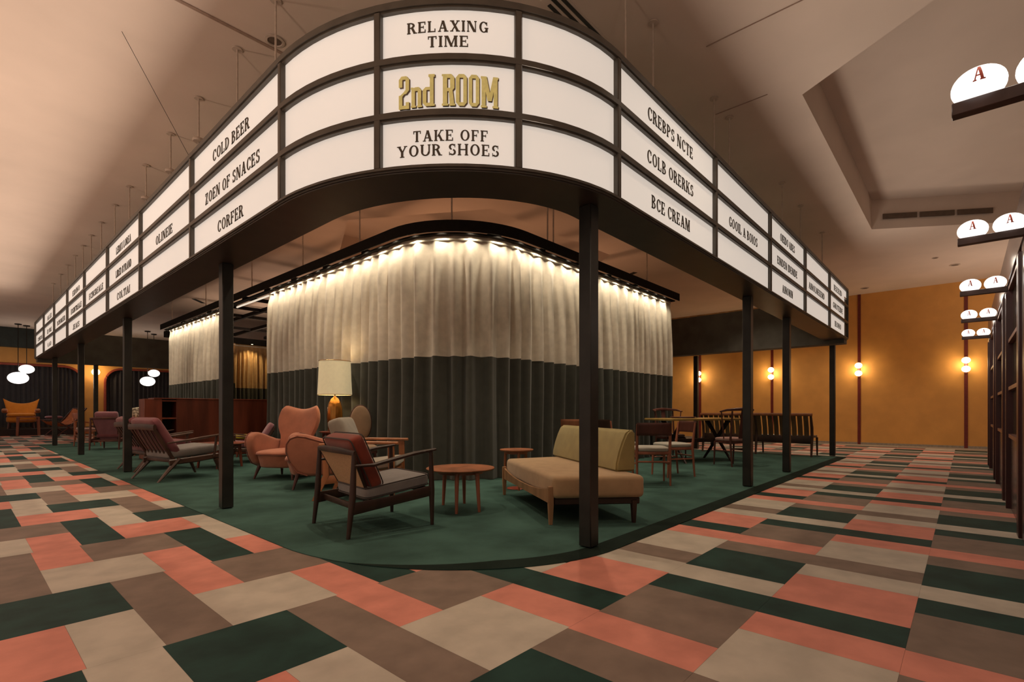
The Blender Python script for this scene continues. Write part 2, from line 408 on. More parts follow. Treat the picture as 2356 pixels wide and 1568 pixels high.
# ------------------------------------------------------------------ floor (patterned tile strips), ceiling, walls
TW, TU = .59, .26
def tile_floor():
    bm = NB(); A = [('g', 1), ('p', 2), ('c', 1), ('b', 1), ('c', 2), ('p', 1)]; B = [('g', 1), ('c', 1), ('g', 2), ('b', 1), ('p', 1), ('b', 2)]
    idx = {'c': 0, 'p': 1, 'b': 2, 'g': 3}
    X0, X1, P = -4.0, 17.9, 8 * TU
    for k in range(-6, 51):
        ya, yb = .187 + TW * k, .187 + TW * (k + 1)
        seq = A if k % 2 == 0 else B
        st = 4.732 - .505 * (k // 2) if k % 2 == 0 else 4.732 - .505 * ((k - 1) // 2)
        x = st - P * math.ceil((st - X0) / P)
        while x < X1:
            for c, n in seq:
                xa, xb = max(x, X0), min(x + n * TU, X1)
                x += n * TU
                if xb - xa < .01: continue
                g = .0004
                f = bm.faces.new([bm.verts.new(p) for p in ((xa + g, ya + g, 0), (xb - g, ya + g, 0), (xb - g, yb - g, 0), (xa + g, yb - g, 0))])
                f.material_index = 4 if (xa > 16.9 or ya > 27.9) else idx[c]
    # grout bed under the tiles and a slab below
    for f in [bm.faces.new([bm.verts.new(p) for p in ((X0, -3.4, -.002), (X1, -3.4, -.002), (X1, 30.3, -.002), (X0, 30.3, -.002))])]: f.material_index = 2
    box(bm, ((X0 + X1) / 2, 13.45, -.06), (X1 - X0, 33.7, .1))
    o = finish('floor', bm, [M['cream'], M['pink'], M['brown'], M['green'], M['greyfloor']], smooth=False)
    return struct(o)
tile_floor()

HOLES = [  # coffers in the ceiling: outline at ceiling level
    [(6.10, 1.32), (11.51, 1.32), (13.6, -2.0), (4.1, -2.0)],
    [(6.06, 6.02), (4.70, 8.30), (5.70, 10.5), (9.8, 10.5), (11.2, 8.3), (9.6, 5.85)],
]
def ceiling():
    bm = NB()
    outer = [(-4, -3.4), (17.9, -3.4), (17.9, 30.3), (-4, 30.3)]
    edges = []
    def ring(poly, z):
        vs_ = [bm.verts.new((x, y, z)) for x, y in poly]
        return vs_, [bm.edges.new((vs_[i], vs_[(i + 1) % len(vs_)])) for i in range(len(vs_))]
    _, e = ring(outer, CEIL); edges += e
    rims = []
    for h in HOLES:
        v, e = ring(h, CEIL); edges += e; rims.append(v)
    bmesh.ops.triangle_fill(bm, use_beauty=True, use_dissolve=False, edges=edges, normal=(0, 0, -1))
    for v in rims:
        top = [bm.verts.new((q.co.x, q.co.y, CEIL + .55)) for q in v]
        for i in range(len(v)):
            j = (i + 1) % len(v); bm.faces.new((v[i], v[j], top[j], top[i]))
        bm.faces.new(top)
    # roof slab edge so that the coffers stay closed
    return struct(finish('ceiling', bm, M['ceiling'], smooth=False))
ceiling()

def wall_box(name, c, s, m):
    bm = NB(); box(bm, c, s); return struct(finish(name, bm, m, smooth=False))
WX, WY = 17.75, 29.7
wall_box('wall_right', (WX + .1, 13.4, 2.2), (.2, 33.6, 4.5), M['orange'])
wall_box('wall_front', (9.7, -3.35, 2.2), (16.3, .1, 4.5), M['greyfloor'])
wall_box('trim_1', (WX - .012, 13.4, .03), (.022, 33.2, .06), M['greyfloor'])
# dark red strips on the right wall
for y in (-.02, 2.34, 4.72, 7.11, 9.5, 11.9):
    wall_box('trim_2', (WX - .012, y, CEIL / 2), (.024, .075, CEIL), M['maroon'])

# far wall with two round-cornered openings behind which drapes hang
ARCH = [(-2.6, 3.83), (4.63, 9.4)]
def arch_pts(x0, x1, zt, r, n=10):
    p = [(x0, .27)]
    for i in range(n + 1):
        a = math.pi - math.pi / 2 * i / n; p.append((x0 + r + r * math.cos(a), zt - r + r * math.sin(a)))
    for i in range(n + 1):
        a = math.pi / 2 - math.pi / 2 * i / n; p.append((x1 - r + r * math.cos(a), zt - r + r * math.sin(a)))
    p.append((x1, .27)); return p
def far_wall():
    bm = NB(); edges = []
    def ring(poly):
        vs_ = [bm.verts.new((x, WY, z)) for x, z in poly]
        es = [bm.edges.new((vs_[i], vs_[(i + 1) % len(vs_)])) for i in range(len(vs_))]; return vs_, es
    _, e = ring([(-4, .0), (17.9, .0), (17.9, CEIL), (-4, CEIL)]); edges += e
    for x0, x1 in ARCH:
        v, e = ring(arch_pts(x0, x1, 2.93, .62)); edges += e
        back = [bm.verts.new((q.co.x, WY + .45, q.co.z)) for q in v]
        for i in range(len(v)): j = (i + 1) % len(v); bm.faces.new((v[i], v[j], back[j], back[i]))
        bm.faces.new(back)
    bmesh.ops.triangle_fill(bm, use_beauty=True, use_dissolve=False, edges=edges, normal=(0, -1, 0))
    return struct(finish('wall_back', bm, M['orange'], smooth=False))
far_wall()
for i, (x0, x1) in enumerate(ARCH):
    bm = NB()
    tube(bm, [(x, WY - .02, z) for x, z in arch_pts(x0, x1, 2.93, .62)], .05, 8, sq=.5)
    struct(finish('trim_%d' % (3 + i), bm, M['redtrim']))
wall_box('trim_5', (6.95, WY - .18, 4.02), (21.7, .34, .8), M['band'])
wall_box('baseboard_back', (6.95, WY - .10, .135), (21.6, .2, .27), M['inside'])

def pleats(path_f, L, lam, amp, z0, z1, rows, m, parent, name, seed=0, pinch=None, per=10, ends=True):
    """a pleated cloth following path_f(s) -> (x,y,nx,ny), from z0 up to z1"""
    rnd = random.Random(seed); bm = NB()
    ns = int(L / lam * per); ph = 0; cols = []
    wl = [lam * rnd.uniform(.72, 1.3) for _ in range(int(L / lam * 2) + 4)]
    amps = [rnd.uniform(.65, 1.15) for _ in wl]; skew = [rnd.uniform(-.5, .5) for _ in wl]
    acc, k = 0.0, 0
    for i in range(ns + 1):
        s = L * i / ns
        while s > acc + wl[k]: acc += wl[k]; k += 1
        u = (s - acc) / wl[k]
        a0 = amps[k] * (1 - u) + amps[k + 1] * u
        sw = skew[k] * (1 - u) + skew[k + 1] * u
        x, y, nx, ny = path_f(s)
        col = []
        for r in range(rows + 1):
            z = z0 + (z1 - z0) * r / rows
            g = amp(z) * a0
            d = g * (math.sin(2 * math.pi * u) + .22 * math.sin(4 * math.pi * u + sw * 3))
            d += .012 * math.sin(z * 2.1 + s * 1.3 + sw * 4)
            if pinch and z > pinch[0]:
                w_ = (z - pinch[0]) / (z1 - pinch[0])
                d = d * (1 - .75 * math.sin(math.pi * min(1, w_ * 1.4) / 1.4 * .5 * 1.4))
            sl = sw * .025 * math.sin((z - z0) * 1.4)
            col.append(bm.verts.new((x + nx * d - ny * sl, y + ny * d + nx * sl, z)))
        cols.append(col)
    for i in range(ns):
        for r in range(rows): bm.faces.new((cols[i][r], cols[i + 1][r], cols[i + 1][r + 1], cols[i][r + 1]))
    return finish(name, bm, m, parent, ang=180)

# drapes in the far openings
for i, ((x0, x1), lab) in enumerate(zip(ARCH, ('dark slate floor-length drape in the left arched opening of the far orange wall', 'dark slate floor-length drape in the right arched opening, partly behind the reddish cabinet'))):
    o = pleats(lambda s, a=x0: (a + .05 + s, WY + .12, 0, -1), x1 - x0 - .1, .17, lambda z: .045, .27, 2.97, 4, M['drape'], None, 'drape', seed=20 + i, per=8)
    tag(o, lab, 'curtain', 'drapes in the arched openings')

# ------------------------------------------------------------------ marquee sign on its ring of columns
SA, SB, SRY, SRX, PL, PR = 1.596, 1.881, 1.831, 1.557, 2.07, 1.877
def sign_pos(q):
    if q < 0: return SA, SB + SRY - q * PL, -1.0, 0.0
    if q > 3: return SA + SRX + (q - 3) * PR, SB, 0.0, -1.0
    a = q * math.pi / 6
    x, y = SA + SRX - SRX * math.cos(a), SB + SRY - SRY * math.sin(a)
    nx, ny = -math.cos(a) / SRX, -math.sin(a) / SRY; l = math.hypot(nx, ny)
    return x, y, nx / l, ny / l
def sign_path(q0, q1):
    qs = [q0]; q = q0
    step = lambda q: .125 if -.001 <= q < 3 - 1e-6 else 1.0
    while q < q1 - 1e-6:
        q = min(q1, math.floor(q + 1e-6) + step(q) if step(q) == 1.0 else q + step(q)); qs.append(q)
    return [sign_pos(q) for q in qs]
def plen(q): return PL if q < 0 else PR if q >= 3 else .888
ZB, ZT = 2.53, 3.50
RH = .286; RG = (ZT - ZB - 3 * RH) / 2
ROWS = [(ZT - RH, ZT), (ZB + RH + RG, ZB + 2 * RH + RG), (ZB, ZB + RH)]
sign = thing('marquee_sign', 'long backlit cinema-style marquee sign with dark frame wrapping the rounded corner on columns', 'sign', (0, 0, 0))
FULL = sign_path(-8, 8)
def rail(z0, z1):
    bm = NB(); sweep(bm, FULL, [(-.03, z0), (.028, z0), (.028, z0 + .012), (.040, z0 + .012), (.040, z1 - .008), (.028, z1 - .008), (.028, z1), (-.03, z1)])
    return finish('rail', bm, M['frame'], sign, ang=25)
rail(ZT, ZT + .062); rail(ROWS[0][0] - RG, ROWS[0][0]); rail(ROWS[1][0] - RG, ROWS[1][0]); rail(ZB - .035, ZB)
for q in range(-8, 9):
    x, y, nx, ny = sign_pos(q); bm = NB()
    box(bm, (x + nx * .004, y + ny * .004, (ZB + ZT) / 2), (.07, .046, ZT - ZB + .02), rz(math.atan2(ny, nx)), .006, 1)
    finish('divider', bm, M['frame'], sign)
bm = NB(); sweep(bm, FULL, [(-.37, 2.485), (.02, 2.485), (.02, 2.50), (-.37, 2.50)]); finish('soffit', bm, M['soffit'], sign, ang=25)
bm = NB(); sweep(bm, FULL, [(-.37, 2.50), (-.35, 2.50), (-.35, 3.55), (-.03, 3.55), (-.03, 3.565), (-.37, 3.565)]); finish('back_board', bm, M['beam'], sign, ang=25)

TEXT = {(-1, 0): ('COLD BEER', .858), (-1, 1): ('ZOEN OF SNACES', 1.276), (-1, 2): ('CORFER', .6), (-2, 1): ('OLINEIE', .673),
        (-3, 0): ('LERKU LOREA', .92), (-3, 1): ('LIRED BYRAND', .97), (-3, 2): ('COLTIAI', .81), (-4, 1): ('ECINSREALE', 1.24),
        (-5, 0): ('EIDINO', .85), (-5, 1): ('EOSINTREALE', 1.26), (-5, 2): ('JEAIS', .78), (-6, 1): ('BCNOREER', 1.22),
        (-7, 0): ('ALEI', .8), (-7, 1): ('EI ORE', .85), (-7, 2): ('A AO', .68), (-8, 1): ('COIICOI', 1.03),
        (3, 0): ('CREBPS NCTE', .871), (3, 1): ('COLB ORERKS', .889), (3, 2): ('BCE CREAM', .736), (4, 1): ('GOOIL A BOIOS', .966),
        (5, 0): ('OIEIDO ABES', .763), (5, 1): ('EINDEN IDENIDE', 1.057), (5, 2): ('AINONIN', .556), (6, 1): ('AINOLNEEEND', 1.188),
        (7, 0): ('IEEEID', .807), (7, 1): ('GNUTEIDE', .986), (7, 2): ('IEONO', .632)}
def place_text(bm, polys, q0, du, zc, d0, d1):
    L = plen(q0)
    def f(u, v, d):
        x, y, nx, ny = sign_pos(q0 + .5 + (u + du) / L); return (x + nx * d, y + ny * d, zc + v)
    text_mesh(bm, polys, f, d0, d1)
for q in range(-8, 8):
    for r, (z0, z1) in enumerate(ROWS):
        bm = NB(); e = .02 / plen(q)
        sweep(bm, sign_path(q + e, q + 1 - e), [(-.012, z0 - .006), (0, z0 - .006), (0, z1 + .006), (-.012, z1 + .006)])
        p = finish('light_panel', bm, M['panel'], sign, ang=25)
        if (q, r) in TEXT:
            s, w = TEXT[(q, r)]
            polys, _ = layout(s, .104, w)
            for wi in range(s.count(' ') + 1):
                bm = NB(); place_text(bm, [g for g in polys if g.word == wi], q, -.02 * plen(q) if q < 0 else -.01, z0 + .083 if q < 0 else z0 + .094, .0005, .004)
                finish('lettering', bm, M['text'], p, smooth=False)
        if q == 1 and r != 1:
            lines = [('RELAXING', .5056, .068, 3.366, 1.495), ('TIME', .2534, .068, 3.271, 1.4975)] if r == 0 else [('TAKE OFF', .4695, .068, 2.684, 1.515), ('YOUR SHOES', .6414, .071, 2.593, 1.4975)]
            for s, w, h, zz, qm in lines:
                polys, _ = layout(s, h, w)
                for wi in range(s.count(' ') + 1):
                    bm = NB(); place_text(bm, [g for g in polys if g.word == wi], 1, (qm - 1.5) * plen(1), zz, .0005, .004)
                    finish('lettering', bm, M['text'], p, smooth=False)
        if q == 1 and r == 1:
            for nm, m_, ox, oz, d0, d1 in (('lettering', M['gold'], 0, 0, .009, .012), ('letter_shadow_side', M['goldside'], .0055, -.003, .0005, .0095)):
                for s, w, h, zz, xm in (('2', .066, .205, 2.893, 926), ('n', .068, .125, 2.897, 955.5), ('d', .072, .197, 2.900, 984.5), ('R', .078, .195, 2.899, 1030.5), ('O', .068, .197, 2.897, 1061.5), ('O', .066, .197, 2.895, 1091), ('M', .112, .193, 2.893, 1128)):
                    bm = NB(); polys = [[((u - .5) * w, v * h) for u, v in p] for p in SLAB[s]]
                    place_text(bm, polys, 1, (xm - 1030.8) * .00266 + ox, zz + oz, d0, d1)
                    finish(nm, bm, m_, p, smooth=False)
# the two far sides of the ring are plain dark beams
LX, LY = SA, SB + SRY + 8 * PL
RXE = SA + SRX + 5 * PR
for nm, c, s in (('far_beam', ((LX + RXE) / 2 + .05, LY - .12, 2.87), (RXE - LX + .1, .3, .94)), ('far_beam', (RXE - .10, (SB + LY) / 2, 2.87), (.3, LY - SB, .94))):
    bm = NB(); box(bm, c, s, None, .005, 1); finish(nm, bm, M['beam'], sign)
bm = NB(); box(bm, (RXE - .10, (SB + LY) / 2, 3.355), (.3, LY - SB, .03)); finish('beam_top_board', bm, M['plywood'], sign)

# columns
COLS = [(1.84, 5.63, 'square dark column beside the slatted lounge chair, nearest one of the left row'),
        (1.86, 10.12, 'square dark column of the left row just behind the slatted lounge chair'),
        (1.89, 14.80, 'square dark column of the left row in front of the peach dining chair'),
        (1.90, 19.30, 'farthest square dark column of the left row, near the leather sling chair'),
        (3.08, 2.06, 'square dark column in front of the tan sofa, nearest column of all'),
        (6.90, 2.13, 'square dark column of the right row next to the dining table'),
        (8.90, 2.15, 'square dark column of the right row in front of the slatted bench'),
        (12.70, 2.16, 'last square dark column of the right row at the end of the lit sign'),
        (12.70, 5.19, 'slim dark far column behind the dining table against the orange wall'),
        (2.92, 20.15, 'slim dark far column between the two arched openings')]
for x, y, lab in COLS:
    bm = NB(); box(bm, (0, 0, 1.246), (.105, .105, 2.478), None, .006, 1)
    zt = 2.486 if (x, y) not in ((12.70, 5.19), (2.92, 20.15)) else 2.401
    for v in bm.verts:
        if v.co.z > 2: v.co.z += zt - 2.485
    o = finish('column', bm, M['column']); o.location = (x, y, .006)
    for v in o.data.vertices:
        if v.co.z > 2: v.co.z -= .006
    tag(o, lab, 'column', 'square columns carrying the lit sign')
# suspension rods above the sign
RODS_L = [4.30, 5.155, 6.282, 7.354, 8.551, 9.554, 10.595, 11.759, 12.773, 13.7, 14.7, 15.8, 17.0, 18.4]
RODS_R = [3.614, 4.092, 5.53, 6.006, 8.263, 9.4, 11.097]
def rod(x, y, clamp, lab):
    t = thing('suspension_rod', lab, 'rod', (x, y, 3.563), 0, 'thin rods hanging the sign from the ceiling')
    bm = NB(); tube(bm, [(0, 0, 0), (0, 0, CEIL - 3.563 - .004)], .009, 6); finish('shaft', bm, M['rod'], t)
    bm = NB(); lathe(bm, [(.0, CEIL - 3.563 - .012), (.045, CEIL - 3.563 - .012), (.045, CEIL - 3.563 - .003), (0, CEIL - 3.563 - .003)], n=16); finish('ceiling_plate', bm, M['rod'], t)
    if clamp:
        bm = NB(); lathe(bm, [(.01, .37), (.055, .375), (.06, .395), (.05, .41), (.01, .42)], n=14); box(bm, (.06, .02, .39), (.05, .03, .03)); finish('clamp', bm, M['rod'], t)
for i, y in enumerate(RODS_L):
    rod(1.78, y, i in (2, 3, 4), ('thin rod with a clamp hanging the left wing of the lit sign from the ceiling' if i in (2, 3, 4) else 'thin plain rod hanging the left wing of the lit sign from the ceiling'))
for i, x in enumerate(RODS_R):
    rod(x, 2.06, False, 'thin plain rod hanging the right wing of the lit sign from the ceiling')
rod(2.32, 3.0, False, 'thin rod above the rounded corner of the lit sign')

# carpet inside the ring
def carpet():
    edge = [(x + nx * .0, y + ny * .0) for x, y, nx, ny in FULL]
    poly = edge + [(RXE, LY)]
    bm = NB(); prism(bm, poly, .0005, .006)
    t = finish('carpet', bm, M['carpet'], smooth=False)
    tag(t, 'dark teal green carpet under the lounge furniture inside the ring of columns', 'carpet')
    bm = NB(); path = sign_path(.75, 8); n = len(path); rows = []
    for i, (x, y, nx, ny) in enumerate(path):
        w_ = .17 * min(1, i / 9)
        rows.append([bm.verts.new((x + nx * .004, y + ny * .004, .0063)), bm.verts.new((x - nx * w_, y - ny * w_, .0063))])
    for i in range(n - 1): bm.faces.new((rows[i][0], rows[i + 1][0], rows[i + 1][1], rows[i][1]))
    finish('edge_band', bm, M['carpet_dark'], t, smooth=False)  # darker green strip along the right side, tapering out round the corner
carpet()

# ------------------------------------------------------------------ two-tone curtains on the black ceiling track
KX, KY, KR = 4.42, 5.05, 1.25
def kpath(total_left):
    """param s: from (KX, total_left) down to the corner and along +x"""
    l1 = total_left - (KY + KR); la = KR * math.pi / 2
    def f(s):
        if s < l1: return KX, total_left - s, -1.0, 0.0
        if s < l1 + la:
            a = (s - l1) / KR; return KX + KR - KR * math.cos(a), KY + KR - KR * math.sin(a), -math.cos(a), -math.sin(a)
        return KX + KR + (s - l1 - la), KY, 0.0, -1.0
    return f, l1 + la
def curtain(pf, L, lab, seed, ztop=3.49, zseam=1.775, top=M['curtain'], z0=.012, lam=.26):
    t = thing('curtain', lab, 'curtain', pf(0)[0:2] + (0,), 0, 'two-tone curtains around the inner room')
    x0, y0 = pf(0)[0:2]
    g = lambda s: (pf(s)[0] - x0, pf(s)[1] - y0, pf(s)[2], pf(s)[3])
    amp = lambda z: .046 + .034 * max(0, min(1, (ztop - z) / 1.2))
    pleats(g, L, lam, amp, zseam, ztop, 12, top, t, 'upper_panel', seed, pinch=(ztop - .30,))
    pleats(g, L, lam, amp, z0, zseam, 6, M['curtain_dark'], t, 'lower_panel', seed)
    bm = NB(); n = int(L / .05)
    for d in (-.006, .006):
        pts = [(g(L * i / n)[0] + g(L * i / n)[2] * (.012 + d), g(L * i / n)[1] + g(L * i / n)[3] * (.012 + d), ztop - .05) for i in range(n + 1)]
    tube(bm, pts, .007, 5, flat=(.4, 2.2)); finish('heading_tape', bm, M['white'], t)
    return t
f1, base = kpath(10.98)
curtain(f1, base + (10.86 - KX - KR), 'tall cream curtain with dark green lower half rounding the corner behind the armchairs', 3)
curtain(lambda s: (KX, 18.3 - s, -1.0, 0.0), 4.95, 'cream curtain with dark lower half hanging behind the reddish cabinet on the left', 5, lam=.25)
curtain(lambda s: (5.35 + s, 18.7, 0.0, -1.0), 1.05, 'tan lit curtain piece at the back of the inner room with higher dark hem', 8, ztop=3.30, zseam=1.93, top=M['curtain_warm'], lam=.15)
curtain(lambda s: (6.42 + s, 18.9, 0.0, -1.0), 2.4, 'tan lit curtain piece at the back of the inner room with lower dark hem', 9, ztop=3.30, zseam=1.78, top=M['curtain_warm'], lam=.15)

track = thing('curtain_track', 'black curtain track hanging from the ceiling around the inner curtained room', 'track')
f2, base2 = kpath(18.7)
L2 = base2 + (11.0 - KX - KR)
NT = 90
tp = []
for i in range(NT + 1):
    s = L2 * i / NT; tp.append(f2(s))
l1 = 18.7 - (KY + KR)
tp = [f2(0), f2(l1)] + [f2(l1 + KR * math.pi / 2 * i / 14) for i in range(1, 15)] + [f2(L2)]
bm = NB(); sweep(bm, tp, [(.155, 3.50), (.17, 3.50), (.17, 3.66), (.03, 3.66), (.03, 3.645), (.155, 3.645)]); finish('fascia', bm, M['track'], track, ang=25)
bm = NB(); sweep(bm, tp, [(-.05, 3.50), (.06, 3.50), (.06, 3.525), (-.05, 3.525)]); finish('rail', bm, M['track'], track, ang=25)
for (x, y) in ((4.3, 9.2), (4.28, 7.2), (4.66, 5.42), (6.2, 4.92), (6.35, 4.92), (7.4, 4.92), (9.5, 4.92), (4.3, 11.6), (4.3, 14.6), (4.3, 17.6)):
    bm = NB(); tube(bm, [(x, y, 3.65), (x, y, CEIL - .003 if not (4.9 < y < 5 and 0) else CEIL)], .012, 6); finish('hanger', bm, M['rod'], track)
for x in (5.35, 6.40, 7.42, 8.45, 9.5):
    bm = NB(); box(bm, (x, 12.0, 3.6), (.08, 13.7, .09)); finish('grid_slat', bm, M['track'], track)
for y in (7.4, 8.7, 10.0, 11.3, 12.55, 13.8, 15.0, 17.3):
    bm = NB(); box(bm, (7.5, y, 3.61), (6.1, .08, .075)); finish('grid_slat', bm, M['track'], track)
bm = NB(); box(bm, (7.5, 18.82, 3.40), (6.2, .25, .19)); finish('rear_fascia', bm, M['track'], track)
# downlights under the fascia that wash the curtain
s = .35; leds = []
while s < L2 - .2:
    x, y, nx, ny = f2(s)
    if not (10.98 < y < 13.35 and x < KX + .1): leds.append((x + nx * .128, y + ny * .128))
    s += .40
for x, y in leds:
    bm = NB(); lathe(bm, [(0, 3.575), (.02, 3.575), (.024, 3.58), (.024, 3.60), (0, 3.60)], (x, y, 0), 12); finish('led_downlight', bm, M['led'], track)
    lamp('led_lamp', 'SPOT', (x, y, 3.552), 18, (1, .86, .63), (x, y, 0), .03, 126, .85)
for x, y, d in ((5.0, 18.4, 0), (5.9, 18.4, 0), (6.9, 18.6, 0), (7.9, 18.6, 0)):
    bm = NB(); lathe(bm, [(0, 3.288), (.03, 3.288), (.03, 3.303), (0, 3.303)], (x, y, 0), 12); finish('led_downlight', bm, M['led'], track)
    lamp('led_lamp', 'SPOT', (x, y, 3.28), 26, (1, .72, .34), (x, y + .1, 0), .02, 120, .7)
for nm, y0, y1, lab in (('tube_light', 11.1, 13.1, 'thin lit tube light under the black track between the two cream curtains'), ('tube_light', 18.32, 18.62, 'short lit tube light at the far left end of the black curtain track')):
    bm = NB(); tube(bm, [(KX + .10, y0, 3.478), (KX + .10, y1, 3.478)], .02, 8); o = finish(nm, bm, M['tube']); tag(o, lab, 'light')
# ------------------------------------------------------------------ furniture builders (front = +x, width = y)
def pillow_slab(bm, f, Tk, n=(1, 0, 0), nu=18, nv=16, pe=6):
    b = bmesh.new(); nn = Vector(n); S = {}
    for side in (1, -1):
        for i in range(nu + 1):
            for j in range(nv + 1):
                u, v = -1 + 2 * i / nu, -1 + 2 * j / nv
                u = math.sin(u * math.pi / 2) * .35 + u * .65; v = math.sin(v * math.pi / 2) * .35 + v * .65
                p = math.sqrt(max(0, (1 - abs(u) ** pe) * (1 - abs(v) ** pe)))
                S[side, i, j] = b.verts.new(Vector(f(u, v)) + nn * (side * Tk * p))
        for i in range(nu):
            for j in range(nv): b.faces.new((S[side, i, j], S[side, i + 1, j], S[side, i + 1, j + 1], S[side, i, j + 1]))
    bmesh.ops.remove_doubles(b, verts=b.verts, dist=1e-5)
    join(bm, b)
def part(name, fn, m, parent, **k):
    bm = NB(); fn(bm); return finish(name, bm, m, parent, **k)

def easy_chair(name, label, loc, rot, wm, seatm, backm, panelm=None, pipe=None, w=.37, xr=-.38, xf=.37, sz=.44, bz=.83, armr=.56, armf=.645, railz=.67, flat=False, group=None, cat='armchair', legr=.021, bt=.07):
    t = thing(name, label, cat, (loc[0], loc[1], .0068), rot, group)
    for s in (1, -1):
        if flat:
            part('leg', lambda b: tube(b, [(xf - .02, s * w, 0), (xf - .03, s * w, armf - .02)], [.030, .040], 4, flat=(.75, 1.25), up=(1, 0, 0)), wm, t)
            part('leg', lambda b: tube(b, [(xr - .08, s * w, 0), (xr + .05, s * w, .28), (xr + .04, s * w, armr)], [.028, .036, .030], 4, flat=(.75, 1.25), up=(1, 0, 0)), wm, t)
            part('armrest', lambda b: tube(b, [(xr - .02, s * w, armr), (0, s * w, armr + .022), (xf + .05, s * w, armf)], [.040, .05, .045], 10, sq=.5, flat=(1.0, .36)), wm, t)
        else:
            part('leg', lambda b: tube(b, [(xf, s * w, 0), (xf - .005, s * w, .30), (xf - .012, s * w, armf)], [.015, legr + .004, .017], 10), wm, t)
            part('leg', lambda b: tube(b, [(xr, s * w, 0), (xr + .035, s * w, .32), (xr + .05, s * (w - .005), railz)], [.016, legr + .006, .018], 10), wm, t)
            part('armrest', lambda b: tube(b, [(xr + .045, s * w, armr), (xr + .2, s * (w + .01), armr - .002), (-.02, s * (w + .012), armr + .03), (.2, s * (w + .006), armf - .015), (xf + .03, s * w, armf + .008)], [.017, .023, .026, .026, .018], 10, sq=.7, flat=(1.25, .62)), wm, t)
        part('side_rail', lambda b: tube(b, [(xr + .03, s * w, .225), (0, s * w, .255), (xf, s * w, .30)], [.042, .034, .040], 8, sq=.55, flat=(.42, 1.15)), wm, t)
    part('front_rail', lambda b: box(b, (xf - .02, 0, .30), (.022, 2 * w, .055), None, .006), wm, t)
    part('rear_rail', lambda b: box(b, (xr + .09, 0, .225), (.022, 2 * w, .05), None, .006), wm, t)
    part('back_rail', lambda b: tube(b, [(xr + .05, -w - .012, railz - .012), (xr + .02, -w / 2, railz), (xr + .012, 0, railz + .002), (xr + .02, w / 2, railz), (xr + .05, w + .012, railz - .012)], [.018, .024, .025, .024, .018], 10, sq=.7, flat=(.8, 1.1)), wm, t)
    rec = .20
    if panelm:
        bk = part('backrest_frame', lambda b: [tube(b, [(xr + .05, s * (w - .035), railz - .02), (xr + .24, s * (w - .12), .25)], .013, 8) for s in (1, -1)] + [box(b, (xr + .24, 0, .25), (.02, 2 * w - .2, .03))], wm, t)
        part('woven_panel', lambda b: prism_panel(b, [(xr + .048, w - .045, railz - .025), (xr + .048, -w + .045, railz - .025), (xr + .235, -w + .125, .26), (xr + .235, w - .125, .26)], .006), panelm, bk)
    else:
        for k in range(5):
            y = (k - 2) * w * .38
            part('back_slat', lambda b: tube(b, [(xr + .03, y, railz - .01), (xr + .23, y, .25)], .014, 6, flat=(1.5, .6)), wm, t)
    sw = w - .055
    ti = ry(-.12)
    hx = (xf + .02 - (xr + .17)) / 2; cx = (xf + .02 + xr + .17) / 2; cz = sz - .085
    sc_ = part('seat_cushion', lambda b: superq(b, (hx, sw, .058), (cx, 0, cz), ti, .42, .16), seatm, t)
    if pipe:
        for z in (.043, -.043): part('piping', lambda b: loop_tube(b, superloop((hx * .992, sw * .992), z, (cx, 0, cz), ti, .16), .0055), pipe, sc_)
    a = math.atan2(rec, bz - sz + .1)
    L = (bz - sz + .12) / 2
    bc = (xr + .19, 0, sz - .1 + L * .98)
    rt = ry(-a + math.pi / 2 * 0)
    rot_b = ry(-a) @ ry(R(90))
    bcush = part('back_cushion', lambda b: superq(b, (L, sw - .01, bt), bc, rot_b, .42, .16), backm, t)
    if pipe:
        for z in (bt - .016, .016 - bt): part('piping', lambda b: loop_tube(b, superloop((L * .992, (sw - .01) * .992), z, bc, rot_b, .16), .0055), pipe, bcush)
    return t
def prism_panel(b, pts, th):
    P = [Vector(p) for p in pts]; n = (P[1] - P[0]).cross(P[3] - P[0]).normalized() * th
    lo = [b.verts.new(p - n) for p in P]; hi = [b.verts.new(p + n) for p in P]
    b.faces.new(lo[::-1]); b.faces.new(hi)
    for i in range(4): b.faces.new((lo[i], lo[(i + 1) % 4], hi[(i + 1) % 4], hi[i]))

